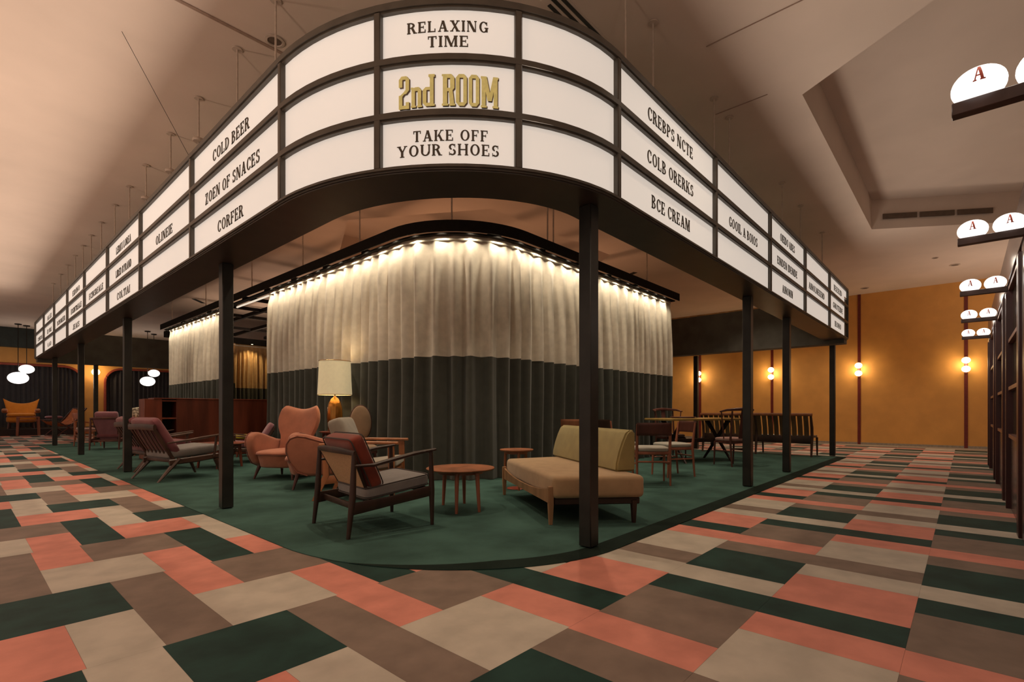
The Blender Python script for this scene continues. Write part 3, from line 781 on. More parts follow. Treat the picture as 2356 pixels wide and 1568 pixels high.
def slat_lounge(label, loc, rot, wm, seatm, backm, group=None):
    t = thing('lounge_chair', label, 'armchair', (loc[0], loc[1], .0068), rot, group)
    w = .40
    for s in (1, -1):
        part('leg', lambda b: tube(b, [(-.40, s * w, 0), (-.20, s * w, .235), (-.13, s * w, .31)], [.020, .036, .030], 6, sq=.7, flat=(.75, 1.2), up=(0, 1, 0)), wm, t)
        part('leg', lambda b: tube(b, [(.46, s * w, 0), (.36, s * w, .27)], [.017, .032], 8), wm, t)
        part('side_rail', lambda b: tube(b, [(-.26, s * w, .26), (.1, s * w, .285), (.40, s * w, .315)], [.034, .036, .032], 6, sq=.6, flat=(.6, 1.2)), wm, t)
        part('armrest', lambda b: tube(b, [(-.30, s * (w + .03), .535), (-.05, s * (w + .04), .565), (.2, s * (w + .045), .60), (.44, s * (w + .03), .635)], [.02, .034, .040, .022], 8, sq=.6, flat=(1.2, .45)), wm, t)
        part('arm_post', lambda b: tube(b, [(.33, s * (w + .02), .30), (.36, s * (w + .035), .615)], .017, 8), wm, t)
    part('back_frame', lambda b: [tube(b, [(-.18, s * .355, .28), (-.44, s * .345, .76)], .020, 6, flat=(1, 1.3)) for s in (1, -1)] + [box(b, (-.205, 0, .285), (.05, .74, .06), None, .01)], wm, t)
    part('top_rail', lambda b: tube(b, [(-.435, -.39, .755), (-.462, 0, .765), (-.435, .39, .755)], .034, 8, sq=.6, flat=(.6, 1.25)), wm, t)
    for k in range(5):
        y = (k - 2) * .118
        part('back_slat', lambda b: tube(b, [(-.20, y, .29), (-.33, y, .52), (-.45, y, .75)], .024, 6, flat=(1.0, .4)), wm, t)
    part('front_rail', lambda b: box(b, (.40, 0, .295), (.026, .80, .06), None, .006), wm, t)
    part('seat_cushion', lambda b: superq(b, (.36, .365, .072), (.10, 0, .395), ry(-.09), .45, .16), seatm, t)
    a = math.atan2(.27, .47)
    part('back_cushion', lambda b: superq(b, (.305, .365, .075), (-.265, 0, .615), ry(-a) @ ry(R(90)), .5, .18), backm, t)
    return t

def tub_chair(label, loc, rot, high, m, pm, legm, group=None):
    t = thing('upholstered_armchair', label, 'armchair', (loc[0], loc[1], .0068), rot, group)
    for sx, sy in ((.22, .28), (.22, -.28), (-.24, .24), (-.24, -.24)):
        part('leg', lambda b: tube(b, [(sx * 1.2, sy * 1.12, 0), (sx * .95, sy * .95, .19)], [.014, .028], 8), legm, t)
    def base(b):
        prism(b, [(-.33, -.27), (.20, -.29), (.30, -.24), (.345, -.12), (.355, 0), (.345, .12), (.30, .24), (.20, .29), (-.33, .27)], .165, .365, .03, 3)
        for v in b.verts:
            k = (v.co.z - .365) / .2; v.co.x *= 1 + .16 * k if v.co.x > 0 else 1; v.co.y *= 1 + .10 * k
    part('seat_base', base, m, t)
    st = part('seat_cushion', lambda b: superq(b, (.345, .285, .055), (.02, 0, .375), None, .8, .45), m, t)
    part('piping', lambda b: loop_tube(b, superloop((.34, .283), -.006, (.022, 0, .368), None, .45), .006), pm, st)
    prof = [(-.36, .20), (-.30, .17), (.10, .17), (.22, .22), (.30, .34), (.345, .48), (.345, .58), (.30, .65), (.22, .68), (.12, .665), (-.05, .61), (-.22, .56), (-.38, .54)]
    for s in (1, -1):
        a = part('arm', lambda b: sideprofile(b, prof, s * .275, s * .405, .045, 4), m, t)
        part('piping', lambda b: tube(b, [(x * .985, s * .398, .435 + (z - .435) * .965) for x, z in prof[2:]], .008, 6), pm, a)
    hi = 1.04 if high else .745
    def back(u, v):
        k = (v + 1) / 2
        z = .30 + (hi - .30) * k
        if high:
            w_ = .31 - .04 * math.sin(min(1, k / .55) * math.pi) + .05 * max(0, min(1, (k - .4) / .3)) - .03 * max(0, k - .8) / .2
            z -= .035 * k ** 3 * math.cos(u * math.pi * .9) - .01 * k * k
            if abs(u) > .75: z -= .10 * k ** 4 * ((abs(u) - .75) / .25) ** 2
        else:
            w_ = .30 - .02 * k
        return (-.25 - .20 * k + .09 * abs(u) ** 2.2 * (.4 + .6 * k), u * w_, z)
    part('backrest', lambda b: pillow_slab(b, back, .068, (.95, 0, .3)), m, t)
    return t

def wing_chair(label, loc, rot, z, k_=1.0):
    t = thing('wing_chair', label, 'armchair', (loc[0], loc[1], z), rot)
    t.scale = (k_, k_, k_)
    for sx, sy in ((.28, .30), (.28, -.30), (-.26, .26), (-.26, -.26)):
        part('leg', lambda b: tube(b, [(sx * 1.12, sy * 1.08, 0), (sx, sy, .24)], [.016, .028], 8), M['rosewood'], t)
    part('seat_base', lambda b: superq(b, (.36, .37, .12), (.0, 0, .31), None, .45, .3), M['orangewool'], t)
    part('seat_cushion', lambda b: superq(b, (.36, .36, .065), (.03, 0, .46), None, .55, .25), M['orangewool'], t)
    def back(u, v):
        k = (v + 1) / 2
        w_ = .34 + .11 * k ** 1.5
        z = .36 + (.50 + .17 * abs(u) ** 2.2) * k
        return (-.24 - .22 * k + .17 * abs(u) ** 2.5 * (.3 + .7 * k), u * w_, z)
    part('backrest', lambda b: pillow_slab(b, back, .065, (.95, 0, .3)), M['orangewool'], t)
    for s in (1, -1):
        part('arm', lambda b: superq(b, (.27, .075, .07), (.02, s * .40, .60), ry(-.06), .6, .5), M['orangewool'], t)
        part('arm_tip', lambda b: superq(b, (.05, .062, .05), (.30, s * .40, .618), None, .7, .6), M['teak'], t)
    return t

def round_table(name, label, loc, r, h, topm, legm, legs=4, rot=0., lr=.017, lean=.05, zf=.0068, cat='table'):
    t = thing(name, label, cat, (loc[0], loc[1], zf), rot)
    part('tabletop', lambda b: lathe(b, [(0, h - .024), (r * .93, h - .024), (r * .985, h - .014), (r, h - .006), (r * .99, h), (0, h)], n=56), topm, t)
    part('apron', lambda b: lathe(b, [(r * .62, h - .055), (r * .66, h - .055), (r * .66, h - .0245), (r * .62, h - .0245)], n=40), legm, t)
    for a in ([R(q) for q in legs] if isinstance(legs, list) else [2 * math.pi * (k + .5) / legs for k in range(legs)]):
        part('leg', lambda b: tube(b, [(math.cos(a) * r * (.74 + lean), math.sin(a) * r * (.74 + lean), 0), (math.cos(a) * r * .70, math.sin(a) * r * .70, h - .025)], [lr * .72, lr * 1.15], 10), legm, t)
    return t

def dining_chair(label, loc, rot, wm, seatm, backm, style='panel', group=None, hb=.82):
    t = thing('dining_chair', label, 'chair', (loc[0], loc[1], .0068), rot, group)
    w = .215
    for s in (1, -1):
        part('leg', lambda b: tube(b, [(.22, s * w, 0), (.20, s * w, .43)], [.012, .020], 8), wm, t)
        part('leg', lambda b: tube(b, [(-.24, s * w, 0), (-.20, s * w, .44), (-.25, s * w, hb - .02)], [.013, .021, .015], 8), wm, t)
        part('stretcher', lambda b: tube(b, [(-.22, s * w, .27), (.21, s * w, .27)], .010, 6), wm, t)
    part('stretcher', lambda b: tube(b, [(-.222, -w, .31), (-.222, w, .31)], .012, 6), wm, t)
    part('seat_frame', lambda b: box(b, (0, 0, .425), (.42, .43, .045), None, .008), wm, t)
    part('seat_cushion', lambda b: superq(b, (.225, .222, .038), (.005, 0, .472), None, .55, .28), seatm, t)
    if style == 'panel':
        part('back_panel', lambda b: pillow_slab(b, lambda u, v: (-.245 - .03 * (1 - u * u) - .012 * (v + 1), u * (w + .01), hb - .085 + v * .085), .011, nv=8), backm, t)
    else:
        part('top_rail', lambda b: tube(b, [(-.06, -w - .10, hb - .03), (-.19, -w - .06, hb), (-.27, -w * .6, hb + .012), (-.295, 0, hb + .018), (-.27, w * .6, hb + .012), (-.19, w + .06, hb), (-.06, w + .10, hb - .03)], [.018, .030, .040, .044, .040, .030, .018], 8, sq=.6, flat=(1.1, .7)), wm, t)
        for s in (1, -1):
            part('arm_post', lambda b: tube(b, [(-.03, s * (w - .01), .44), (-.08, s * (w + .09), hb - .035)], .011, 6), wm, t)
        part('back_splat', lambda b: tube(b, [(-.20, 0, .45), (-.285, 0, hb)], .02, 6, flat=(2.6, .4)), wm, t)
    return t
# ------------------------------------------------------------------ the lounge: placed furniture
easy_chair('easy_chair', 'dark-framed armchair with red back cushion and woven tan panel, nearest chair in front', (2.44, 3.885), R(-6.8),
           M['dkwood'], M['grey'], M['red'], M['cane'], M['piping'], bz=.79)
easy_chair('easy_chair', 'orange wooden armchair with pale grey cushions, just behind the red-backed armchair', (3.20, 5.31), R(-44), M['teak2'], M['grey2'], M['grey2'], None, None,
           w=.37, bt=.095, xr=-.36, xf=.42, sz=.45, bz=.90, armr=.615, armf=.63, railz=.62, flat=True)
easy_chair('easy_chair', 'reddish wooden armchair with mauve fabric back, seen from behind past the second left column', (2.70, 16.5), R(58), M['rosewood'], M['mauve'], M['mauve2'], M['mauve2'], None,
           w=.31, xr=-.36, xf=.36, sz=.46, bz=.96, armr=.60, armf=.66, railz=.80)
slat_lounge('dark slat-backed lounge chair with mauve back cushion and grey seat behind the left column', (2.19, 8.78), R(10), M['mdwood'], M['grey'], M['mauve'])
slat_lounge('second dark slat-backed lounge chair mostly hidden behind the mauve-cushioned one and the column', (2.28, 10.42), R(5), M['mdwood'], M['mauve'], M['mauve'])
ml = slat_lounge('mauve-backed low lounge chair peeking out left behind the high-backed salmon armchair', (3.86, 10.40), R(160), M['mdwood'], M['mauve2'], M['mauve2'])
ml.scale = (.84, .84, .84)
tub_chair('salmon pink high-backed armchair with rounded arms next to the lit table lamp', (3.275, 7.58), R(210), True, M['pinkwool'], M['pinkpipe'], M['rosewood'])
tub_chair('low-backed salmon pink armchair with rounded arms in front of the high-backed one', (3.18, 6.44), R(154), False, M['pinkwool'], M['pinkpipe'], M['rosewood'])

# balloon-back chair
t = thing('balloon_back_chair', 'beige chair with an oval upholstered back standing against the dark curtain', 'chair', (4.01, 6.70, .0068), R(-118))
part('backrest', lambda b: superq(b, (.045, .155, .27), (-.22, 0, .80), ry(-.12), 1, .9), M['beige'], t)
part('back_rim', lambda b: tube(b, [(-.255 - .10 * 0 + -.12 * .27 * math.sin(a) , .158 * math.cos(a), .80 + .272 * math.sin(a)) for a in [2 * math.pi * i / 32 for i in range(33)]], .010, 6, cap=False), M['rosewood'], t)
part('seat_cushion', lambda b: superq(b, (.24, .23, .055), (0, 0, .43), None, .6, .5), M['beige'], t)
part('seat_frame', lambda b: superq(b, (.235, .225, .03), (0, 0, .385), None, .4, .5), M['rosewood'], t)
for sx, sy in ((.19, .18), (.19, -.18), (-.21, .15), (-.21, -.15)):
    part('leg', lambda b: tube(b, [(sx * 1.08, sy * 1.08, 0), (sx, sy, .39)], [.013, .021], 8), M['rosewood'], t)
part('back_post', lambda b: [tube(b, [(-.20, s * .08, .38), (-.235, s * .06, .58)], .014, 6) for s in (1, -1)], M['rosewood'], t)

# side table and lamp
round_table('lamp_table', 'round dark side table under the lit table lamp', (4.02, 7.50), .24, .66, M['redwood2'], M['redwood2'], 4, .4)
t = thing('table_lamp', 'lit table lamp with cream drum shade on a gold ribbed base', 'lamp', (4.02, 7.50, .6675), 0)
ribs = lambda b: None
def lamp_base(b):
    prof = [(0, 0), (.085, 0), (.10, .02), (.108, .12), (.118, .24), (.112, .36), (.092, .45), (.058, .515), (.022, .545), (.016, .56), (0, .56)]
    lathe(b, prof, n=48)
    for v in b.verts:
        a = math.atan2(v.co.y, v.co.x); k = 1 + .02 * math.cos(a * 16); v.co.x *= k; v.co.y *= k
part('base', lamp_base, M['brass'], t)
part('neck', lambda b: tube(b, [(0, 0, .555), (0, 0, .72)], .008, 8), M['metal'], t)
def shade(b):
    n = 64; prof = [(.262, .575), (.250, .80), (.238, 1.115)]
    R1 = []
    for dr in (0, -.004):
        rr = []
        for r0, z in prof:
            rr.append([b.verts.new(((r0 + dr) * (1 + .006 * math.cos(j / n * 2 * math.pi * 8)) * math.cos(2 * math.pi * j / n), (r0 + dr) * (1 + .006 * math.cos(j / n * 2 * math.pi * 8)) * math.sin(2 * math.pi * j / n), z)) for j in range(n)])
        R1.append(rr)
    for rr in R1:
        for i in range(len(rr) - 1):
            for j in range(n): b.faces.new((rr[i][j], rr[i][(j + 1) % n], rr[i + 1][(j + 1) % n], rr[i + 1][j]))
    for e in (0, -1):
        for j in range(n): b.faces.new((R1[0][e][j], R1[0][e][(j + 1) % n], R1[1][e][(j + 1) % n], R1[1][e][j]))
sh = part('lamp_shade', shade, M['shade'], t)
for z, r0 in ((.578, .264), (1.113, .240)):
    part('shade_trim', lambda b: loop_tube(b, [(r0 * math.cos(2 * math.pi * j / 48), r0 * math.sin(2 * math.pi * j / 48), z) for j in range(48)], .005), M['brass'], sh)
part('bulb', lambda b: superq(b, (.035, .035, .05), (0, 0, .76), None, 1, 1, 16, 10), M['globe'], t)
lamp('table_lamp_bulb', 'POINT', (4.02, 7.50, .6675 + .84), 8, (1, .80, .52), None, .05)

# coffee table, small side table, sofa
round_table('coffee_table', 'round teak coffee table on four tapered legs between the red-backed armchair and the tan sofa', (3.41, 3.83), .345, .415, M['teak'], M['peachwood'], [40, 90, 220, 270], 0, .020)
round_table('side_table', 'small round wooden side table behind the far end of the tan sofa', (4.75, 4.27), .215, .50, M['teak'], M['teak'], 3, .9)
bm = NB(); lathe(bm, [(0, 0), (.12, 0), (.125, .006), (.12, .010), (0, .010)], n=32); o = finish('floor_mat', bm, M['redtrim']); o.location = (4.75, 4.27, .0068)
tag(o, 'small flat red disc on the carpet under the small side table', 'mat')

def sofa():
    O = Vector((4.15, 3.05, 0)); ang = R(56)
    t = thing('daybed_sofa', 'armless tan sofa with an olive back cushion behind the nearest column', 'sofa', (O.x, O.y, .0068), ang)
    inv = Matrix.Rotation(-ang, 3, 'Z')
    L = lambda x, y: tuple((inv @ (Vector((x + .03, y + .04, 0)) - O))[:2])
    A, B, Cc, D = L(3.40, 2.62), L(4.00, 2.06), L(5.03, 3.70), L(4.30, 4.02)   # near front, near back, far back, far front
    ins = lambda P, k: [(p[0] * k, p[1] * k) for p in P]
    part('seat_cushion', lambda b: prism(b, [A, B, Cc, D], .225, .425, .045, 4), M['tan'], t)
    part('base_frame', lambda b: prism(b, ins([A, B, Cc, D], .94), .165, .226, .008, 1), M['dkwood'], t)
    # wooden front rail with a dipping edge
    def fr(b):
        n = 16; P0, P1 = Vector((*A, 0)), Vector((*D, 0)); dr = (P1 - P0).normalized(); nn = Vector((-dr.y, dr.x, 0))
        if nn.dot(Vector((*ins([B], 1)[0], 0)) - P0) > 0: nn = -nn
        rows = []
        for i in range(n + 1):
            u = i / n; p = P0.lerp(P1, .02 + .96 * u); top = .255 + .06 * abs(2 * u - 1) ** 2.4
            for_ = []
            for d, z in ((.012, .19), (.034, .19), (.034, top), (.012, top)):
                for_.append(b.verts.new((p.x + nn.x * d, p.y + nn.y * d, z)))
            rows.append(for_)
        for i in range(n):
            for j in range(4): b.faces.new((rows[i][j], rows[i][(j + 1) % 4], rows[i + 1][(j + 1) % 4], rows[i + 1][j]))
        b.faces.new(rows[0]); b.faces.new(rows[-1][::-1])
    part('front_rail', fr, M['tanwood'], t)
    for (x, y), m, hh in ((L(3.415, 2.66), M['tanwood'], .33), (L(4.27, 4.02), M['tanwood'], .33), (L(3.97, 2.16), M['dkwood'], .2), (L(4.93, 3.66), M['dkwood'], .2)):
        part('leg', lambda b: tube(b, [(x * 1.0, y, 0), (x, y, .17), (x, y, hh)], [.020, .031, .031], 4, flat=(1, 1)), m, t)
    # back cushion: profile swept along the back edge
    def back(b):
        P0, P1 = Vector((*L(4.17, 2.28), 0)), Vector((*L(5.09, 3.74), 0)); dr = (P1 - P0).normalized()
        nn = Vector((-dr.y, dr.x, 0))
        if nn.dot(Vector((*A, 0)) - P0) < 0: nn = -nn
        prof = [(-.03, .424), (.17, .424), (.165, .50), (.14, .60), (.105, .70), (.07, .775), (.045, .805), (.01, .815), (-.03, .80)]
        bb = bmesh.new(); rows = [[bb.verts.new(P0.lerp(P1, u) + nn * d + Vector((0, 0, z))) for d, z in prof] for u in (0, 1)]
        k = len(prof)
        for j in range(k): bb.faces.new((rows[0][j], rows[0][(j + 1) % k], rows[1][(j + 1) % k], rows[1][j]))
        bb.faces.new(rows[0]); bb.faces.new(rows[1][::-1])
        bmesh.ops.recalc_face_normals(bb, faces=bb.faces)
        es = [e for e in bb.edges if e.calc_face_angle(0) > .5]
        bmesh.ops.bevel(bb, geom=es, offset=.018, segments=3, affect='EDGES')
        join(b, bb)
    part('back_cushion', back, M['olive'], t)
sofa()

# cabinet / room divider in reddish veneer
def cabinet():
    x0, xa, xb, x1, y0, y1, h = 2.53, 2.83, 3.08, 5.02, 12.30, 12.74, 1.25
    t = thing('cabinet', 'long reddish-brown wooden cabinet with a small open cubby at its left, below the curtains', 'cabinet', (x0, y0, .0068), 0)
    w = x1 - x0; a, c = xa - x0, xb - x0; d = y1 - y0
    part('end_block', lambda b: box(b, (a / 2, d / 2, h / 2 - .01), (a, d, h - .03), None, .006, 1), M['redwood2'], t)
    part('front_panel', lambda b: box(b, ((c + w) / 2, d / 2, h / 2 - .01), (w - c, d, h - .03), None, .006, 1), M['redwood'], t)
    part('cubby_back', lambda b: box(b, ((a + c) / 2, d - .02, h / 2), (c - a, .03, h - .04)), M['inside'], t)
    for z in (.04, .42, .83, h - .06): part('shelf', lambda b: box(b, ((a + c) / 2, d / 2 - .01, z), (c - a, d - .04, .03)), M['redwood2'], t)
    part('top', lambda b: box(b, (w / 2 + .08, d / 2, h - .012), (w - .16, d + .02, .022), None, .004, 1), M['redwood2'], t)
    part('plinth', lambda b: box(b, (w / 2, d / 2 + .03, .015), (w - .06, d - .08, .03)), M['inside'], t)
cabinet()
round_table('low_table', 'round reddish low table beside the slat-backed lounge chair in front of the cabinet', (3.10, 9.78), .42, .425, M['redwood2'], M['redwood2'], 4, .35, .026)
t = thing('pouffe', 'small round stool with a yellow cushion behind the low reddish table', 'stool', (4.15, 11.62, .0068), 0)
part('cushion', lambda b: superq(b, (.22, .22, .05), (0, 0, .43), None, .7, 1), M['yellow'], t)
part('seat_ring', lambda b: lathe(b, [(0, .36), (.19, .36), (.20, .375), (.19, .385), (0, .385)], n=28), M['redwood2'], t)
for k in range(4):
    a = k * math.pi / 2 + .4; part('leg', lambda b: tube(b, [(math.cos(a) * .19, math.sin(a) * .19, 0), (math.cos(a) * .15, math.sin(a) * .15, .365)], .014, 6), M['redwood2'], t)

# far left group
dining_chair('peach wooden dining chair with pale seat beside the third left column, facing right', (2.48, 18.3), R(10), M['peachwood'], M['seatpink'], M['peachwood'], 'panel', None, .92)
easy_chair('easy_chair', 'pale wooden armchair in the distance between the peach dining chair and the orange wall', (3.05, 21.6), R(190), M['teak2'], M['seatgrey'], M['leather'], None, None, flat=True, bz=.86)
t = thing('sideboard', 'low orange wooden sideboard left of the reddish cabinet carrying ornaments', 'cabinet', (2.64, 13.62, .0068), 0)
part('body', lambda b: box(b, (.25, .22, .45), (.62, .44, .62), None, .01), M['teak'], t)
part('top', lambda b: box(b, (.25, .22, .785), (.68, .48, .04), None, .008), M['teak2'], t)
part('door', lambda b: box(b, (.25, -.006, .45), (.56, .014, .54), None, .003, 1), M['teak2'], t)
for sx, sy in ((0, .05), (.5, .05), (0, .39), (.5, .39)): part('leg', lambda b: tube(b, [(sx, sy, 0), (sx, sy, .15)], .018, 6), M['teak'], t)
bm = NB(); superq(bm, (.30, .07, .13), (0, 0, .13), rx(-.12), .7, .45); o = finish('patterned_cushion', bm, M['floral']); o.location = (2.88, 13.95, .8145)
tag(o, 'white and brown patterned cushion propped on the orange sideboard', 'cushion')
for x, s_, lab in ((2.88, 1.0, 'left and larger of two small brown pear-shaped ornaments on the sideboard'), (3.06, .8, 'right and smaller of two small brown pear-shaped ornaments on the sideboard')):
    bm = NB(); lathe(bm, [(0, 0), (.05 * s_, 0), (.062 * s_, .03), (.05 * s_, .07), (.022 * s_, .11), (.012 * s_, .14 * s_), (0, .14 * s_ + .002)], n=18); o = finish('ornament', bm, M['redwood']); o.location = (x, 13.74, .8125)
    tag(o, lab, 'ornament', 'ornaments on the sideboard')

# platform in front of the drapes, wing chair, tables, sling chair
bm = NB(); box(bm, (6.95, 28.75, .135), (21.6, 1.66, .268), None, .01, 1); struct(finish('trim_6', bm, M['inside']))
wing_chair('orange wing armchair with a concave top standing before the dark drape at far left', (1.82, 28.60), R(-94), .272, 1.18)
t = thing('small_table', 'small pinkish wooden table with thin legs in front of the orange wing armchair', 'table', (1.94, 27.50, 0), R(2))
part('tabletop', lambda b: box(b, (0, 0, .735), (.62, .44, .03), None, .008), M['peachwood'], t)
part('apron', lambda b: box(b, (0, 0, .62), (.58, .40, .03), None, .006), M['peachwood'], t)
for sx in (1, -1):
    for sy in (1, -1): part('leg', lambda b: tube(b, [(sx * .31, sy * .20, 0), (sx * .285, sy * .185, .72)], [.018, .03], 8), M['peachwood'], t)
t = thing('sling_chair', 'orange leather sling lounge chair by the far left columns', 'armchair', (2.92, 26.7, 0), R(205))
def sling(b):
    n = 14; rows = []
    prof = [(.55, .62), (.50, .56), (.40, .48), (.25, .44), (.08, .45), (-.08, .52), (-.22, .64), (-.34, .80), (-.45, .97), (-.52, 1.08)]
    for i, (x, z) in enumerate(prof):
        rows.append([[b.verts.new((x, -.36 + .72 * j / n, z - .05 * math.cos((j / n - .5) * math.pi) + .012 * math.sin(j * 2.2 + i) - d)) for j in range(n + 1)] for d in (0, .012)])
    for i in range(len(prof) - 1):
        for j in range(n):
            b.faces.new((rows[i][0][j], rows[i][0][j + 1], rows[i + 1][0][j + 1], rows[i + 1][0][j]))
            b.faces.new((rows[i][1][j], rows[i + 1][1][j], rows[i + 1][1][j + 1], rows[i][1][j + 1]))
        for j in (0, n): b.faces.new((rows[i][0][j], rows[i + 1][0][j], rows[i + 1][1][j], rows[i][1][j]))
    for i in (0, -1):
        for j in range(n): b.faces.new((rows[i][0][j], rows[i][0][j + 1], rows[i][1][j + 1], rows[i][1][j]))
part('sling_seat', sling, M['leather'], t)
for s in (1, -1):
    part('frame', lambda b: tube(b, [(.58, s * .38, .64), (.1, s * .39, .34), (-.3, s * .39, .02)], .022, 8), M['rosewood'], t)
    part('frame', lambda b: tube(b, [(.45, s * .37, .02), (0, s * .38, .42), (-.54, s * .38, 1.09)], .022, 8), M['rosewood'], t)
part('crossbar', lambda b: [tube(b, [(x, -.4, z), (x, .4, z)], .018, 8) for x, z in ((.58, .635), (-.53, 1.08), (-.28, .03), (.43, .03))], M['rosewood'], t)
t = thing('footstool', 'small pink-topped stool with a slim dark leg left of the leather sling chair', 'stool', (2.66, 27.35, 0), 0)
part('seat_pad', lambda b: superq(b, (.26, .2, .05), (0, 0, .73), None, .6, .35), M['mauve2'], t)
part('leg', lambda b: tube(b, [(0, 0, .02), (0, 0, .7)], .02, 8), M['metal'], t)
part('foot', lambda b: lathe(b, [(0, 0), (.17, 0), (.16, .02), (0, .03)], n=20), M['metal'], t)

# dining group on the right
GD = 'teak dining chairs with panel backs'
dining_chair('teak chair with grey seat right behind the sofa, seen from behind', (6.33, 3.22), R(36), M['peachwood'], M['seatgrey'], M['rosewood'], 'panel', GD, .83)
dining_chair('teak chair with grey seat turned sideways beside the nearest column of the dining table', (7.27, 3.34), R(148), M['peachwood'], M['seatgrey'], M['rosewood'], 'panel', GD, .83)
dining_chair('dark-backed teak chair whose top rail shows just right of the nearest column', (7.05, 4.16), R(-30), M['peachwood'], M['seatgrey'], M['dkwood'], 'panel', GD, .85)
dining_chair('teak chair whose top rail shows just left of the nearest column', (6.42, 4.46), R(20), M['peachwood'], M['seatgrey'], M['teak'], 'panel', GD, .86)
GW = 'dark wooden chairs with curved top rails'
dining_chair('dark chair with curved top rail and pink seat in front of the dining table', (9.36, 3.16), R(60), M['rosewood'], M['seatpink'], M['rosewood'], 'bow', GW, 1.0)
dining_chair('dark chair with curved top rail at the far left end of the dining table', (9.92, 4.60), R(238), M['rosewood'], M['seatpink'], M['rosewood'], 'bow', GW, 1.0)
t = thing('dining_table', 'long dining table with yellowish top on dark crossed legs', 'table', (9.75, 4.0, .0068), R(153))
part('tabletop', lambda b: prism(b, [(-.95, -.36), (-.88, -.43), (.88, -.43), (.95, -.36), (.95, .36), (.88, .43), (-.88, .43), (-.95, .36)], .80, .84, .008, 2), mat('honey_wood', (.40, .245, .075), .3, .2, 6, stretch=(.2, 1, 1)), t)
for sx in (.55, -.55):
    for s in (1, -1):
        part('leg', lambda b: tube(b, [(sx, -s * .38, 0), (sx, s * .30, .80)], [.035, .05], 6, sq=.7, flat=(.6, 1.1)), M['dkwood'], t)
part('beam', lambda b: box(b, (0, 0, .40), (1.16, .05, .08), None, .008), M['dkwood'], t)
t = thing('tray', 'round brown woven tray lying on the dining table', 'tray', (9.62, 4.2, .8475), 0)
part('base', lambda b: lathe(b, [(0, 0), (.21, 0), (.24, .012), (.22, .016), (0, .012)], n=36), M['teak'], t)
part('rim', lambda b: loop_tube(b, [(.245 * math.cos(2 * math.pi * j / 40), .245 * math.sin(2 * math.pi * j / 40), .018) for j in range(40)], .009), M['rosewood'], t)
# slatted bench
t = thing('slatted_bench', 'long dark bench with an upright slatted back facing the orange wall', 'bench', (12.28, 3.62, .0068), 0)
Lb = 1.17
for k in range(19):
    y = -Lb + .10 + (2 * Lb - .20) * k / 18
    part('back_slat', lambda b: tube(b, [(-.10, y, .40), (-.13, y, .62), (-.22, y, .90)], .048, 8, sq=.5, flat=(1.0, .22), up=(1, 0, 0)), M['slatwood'], t)
part('top_rail', lambda b: tube(b, [(-.225, -Lb - .03, .90), (-.24, 0, .905), (-.225, Lb + .03, .90)], .03, 8, sq=.6, flat=(.8, 1.1)), M['teak'], t)
part('lower_rail', lambda b: box(b, (-.10, 0, .36), (.03, 2 * Lb, .17), None, .008), M['dkwood'], t)
part('seat', lambda b: box(b, (.16, 0, .42), (.52, 2 * Lb, .05), None, .015), M['dkwood'], t)
for y in (-Lb, -.05, Lb):
    part('rear_post', lambda b: tube(b, [(-.17, y, 0), (-.10, y, .40), (-.115, y, .62), (-.225, y, .90)], [.02, .03, .03, .022], 6, sq=.7), M['mdwood'], t)
    part('leg', lambda b: tube(b, [(.40, y, 0), (.37, y, .40)], [.016, .024], 8), M['mdwood'], t)

# ------------------------------------------------------------------ pendant lamps, sconces, oval lamps on beams
def pendant(x, y, z, r, lab):
    t = thing('pendant_lamp', lab, 'lamp', (x, y, z), 0, 'white globe pendants by the far wall')
    part('globe', lambda b: superq(b, (r, r, r * .74), (0, 0, 0), None, 1, 1, 32, 18), M['globe'], t)
    part('cord', lambda b: tube(b, [(0, 0, r * .73), (0, 0, CEIL - z - .03)], .012, 6), M['metal'], t)
    part('canopy', lambda b: lathe(b, [(0, CEIL - z - .05), (.10, CEIL - z - .04), (.11, CEIL - z - .004), (0, CEIL - z - .004)], n=20), M['metal'], t)
    lamp('pendant_bulb', 'POINT', (x, y - r - .06, z), 14, (1, .9, .78), None, .1)
pendant(1.69, 28.0, 2.28, .31, 'larger and lower of two white globe pendants at far left')
pendant(1.95, 28.3, 2.66, .235, 'smaller and higher of two white globe pendants at far left')
pendant(5.55, 26.4, 2.25, .27, 'larger and lower of two white globe pendants in front of the right arched drape')
pendant(5.95, 27.2, 2.66, .215, 'smaller and higher of two white globe pendants in front of the right arched drape')
def sconce(y, lab):
    t = thing('wall_sconce', lab, 'wall lamp', (WX - .026, y, 2.2), 0, 'double globe wall lamps on the right orange wall')
    part('stem', lambda b: box(b, (-.018, 0, 0), (.034, .05, .46), None, .005, 1), M['maroon'], t)
    for z in (.115, -.115):
        part('globe', lambda b: superq(b, (.085, .092, .082), (-.115, 0, z), None, 1, 1, 24, 14), M['sconce'], t)
    lamp('sconce_bulb', 'POINT', (WX - .30, y, 2.2), 10, (1, .74, .42), None, .08)
for y, lab in ((-.02, 'double globe sconce at the far right next to the dark partition'), (2.34, 'double globe sconce just right of the end of the lit sign'), (4.72, 'double globe sconce behind the slatted bench'), (7.11, 'double globe sconce behind the dining table, beside the slim far column')):
    sconce(y, lab)
t = thing('wall_lamp', 'round frosted wall lamp on the orange pier between the arched openings', 'wall lamp', (4.28, WY - .002, 2.74), 0)
part('globe', lambda b: superq(b, (.15, .10, .15), (0, -.16, 0), None, 1, 1, 24, 14), M['sconce'], t)
part('base', lambda b: lathe(b, [(0, 0), (.09, 0), (.08, .05), (0, .055)], mtx=rx(R(90)), n=20), M['maroon'], t)
lamp('wall_lamp_bulb', 'POINT', (4.28, WY - .4, 2.74), 16, (1, .70, .36), None, .08)

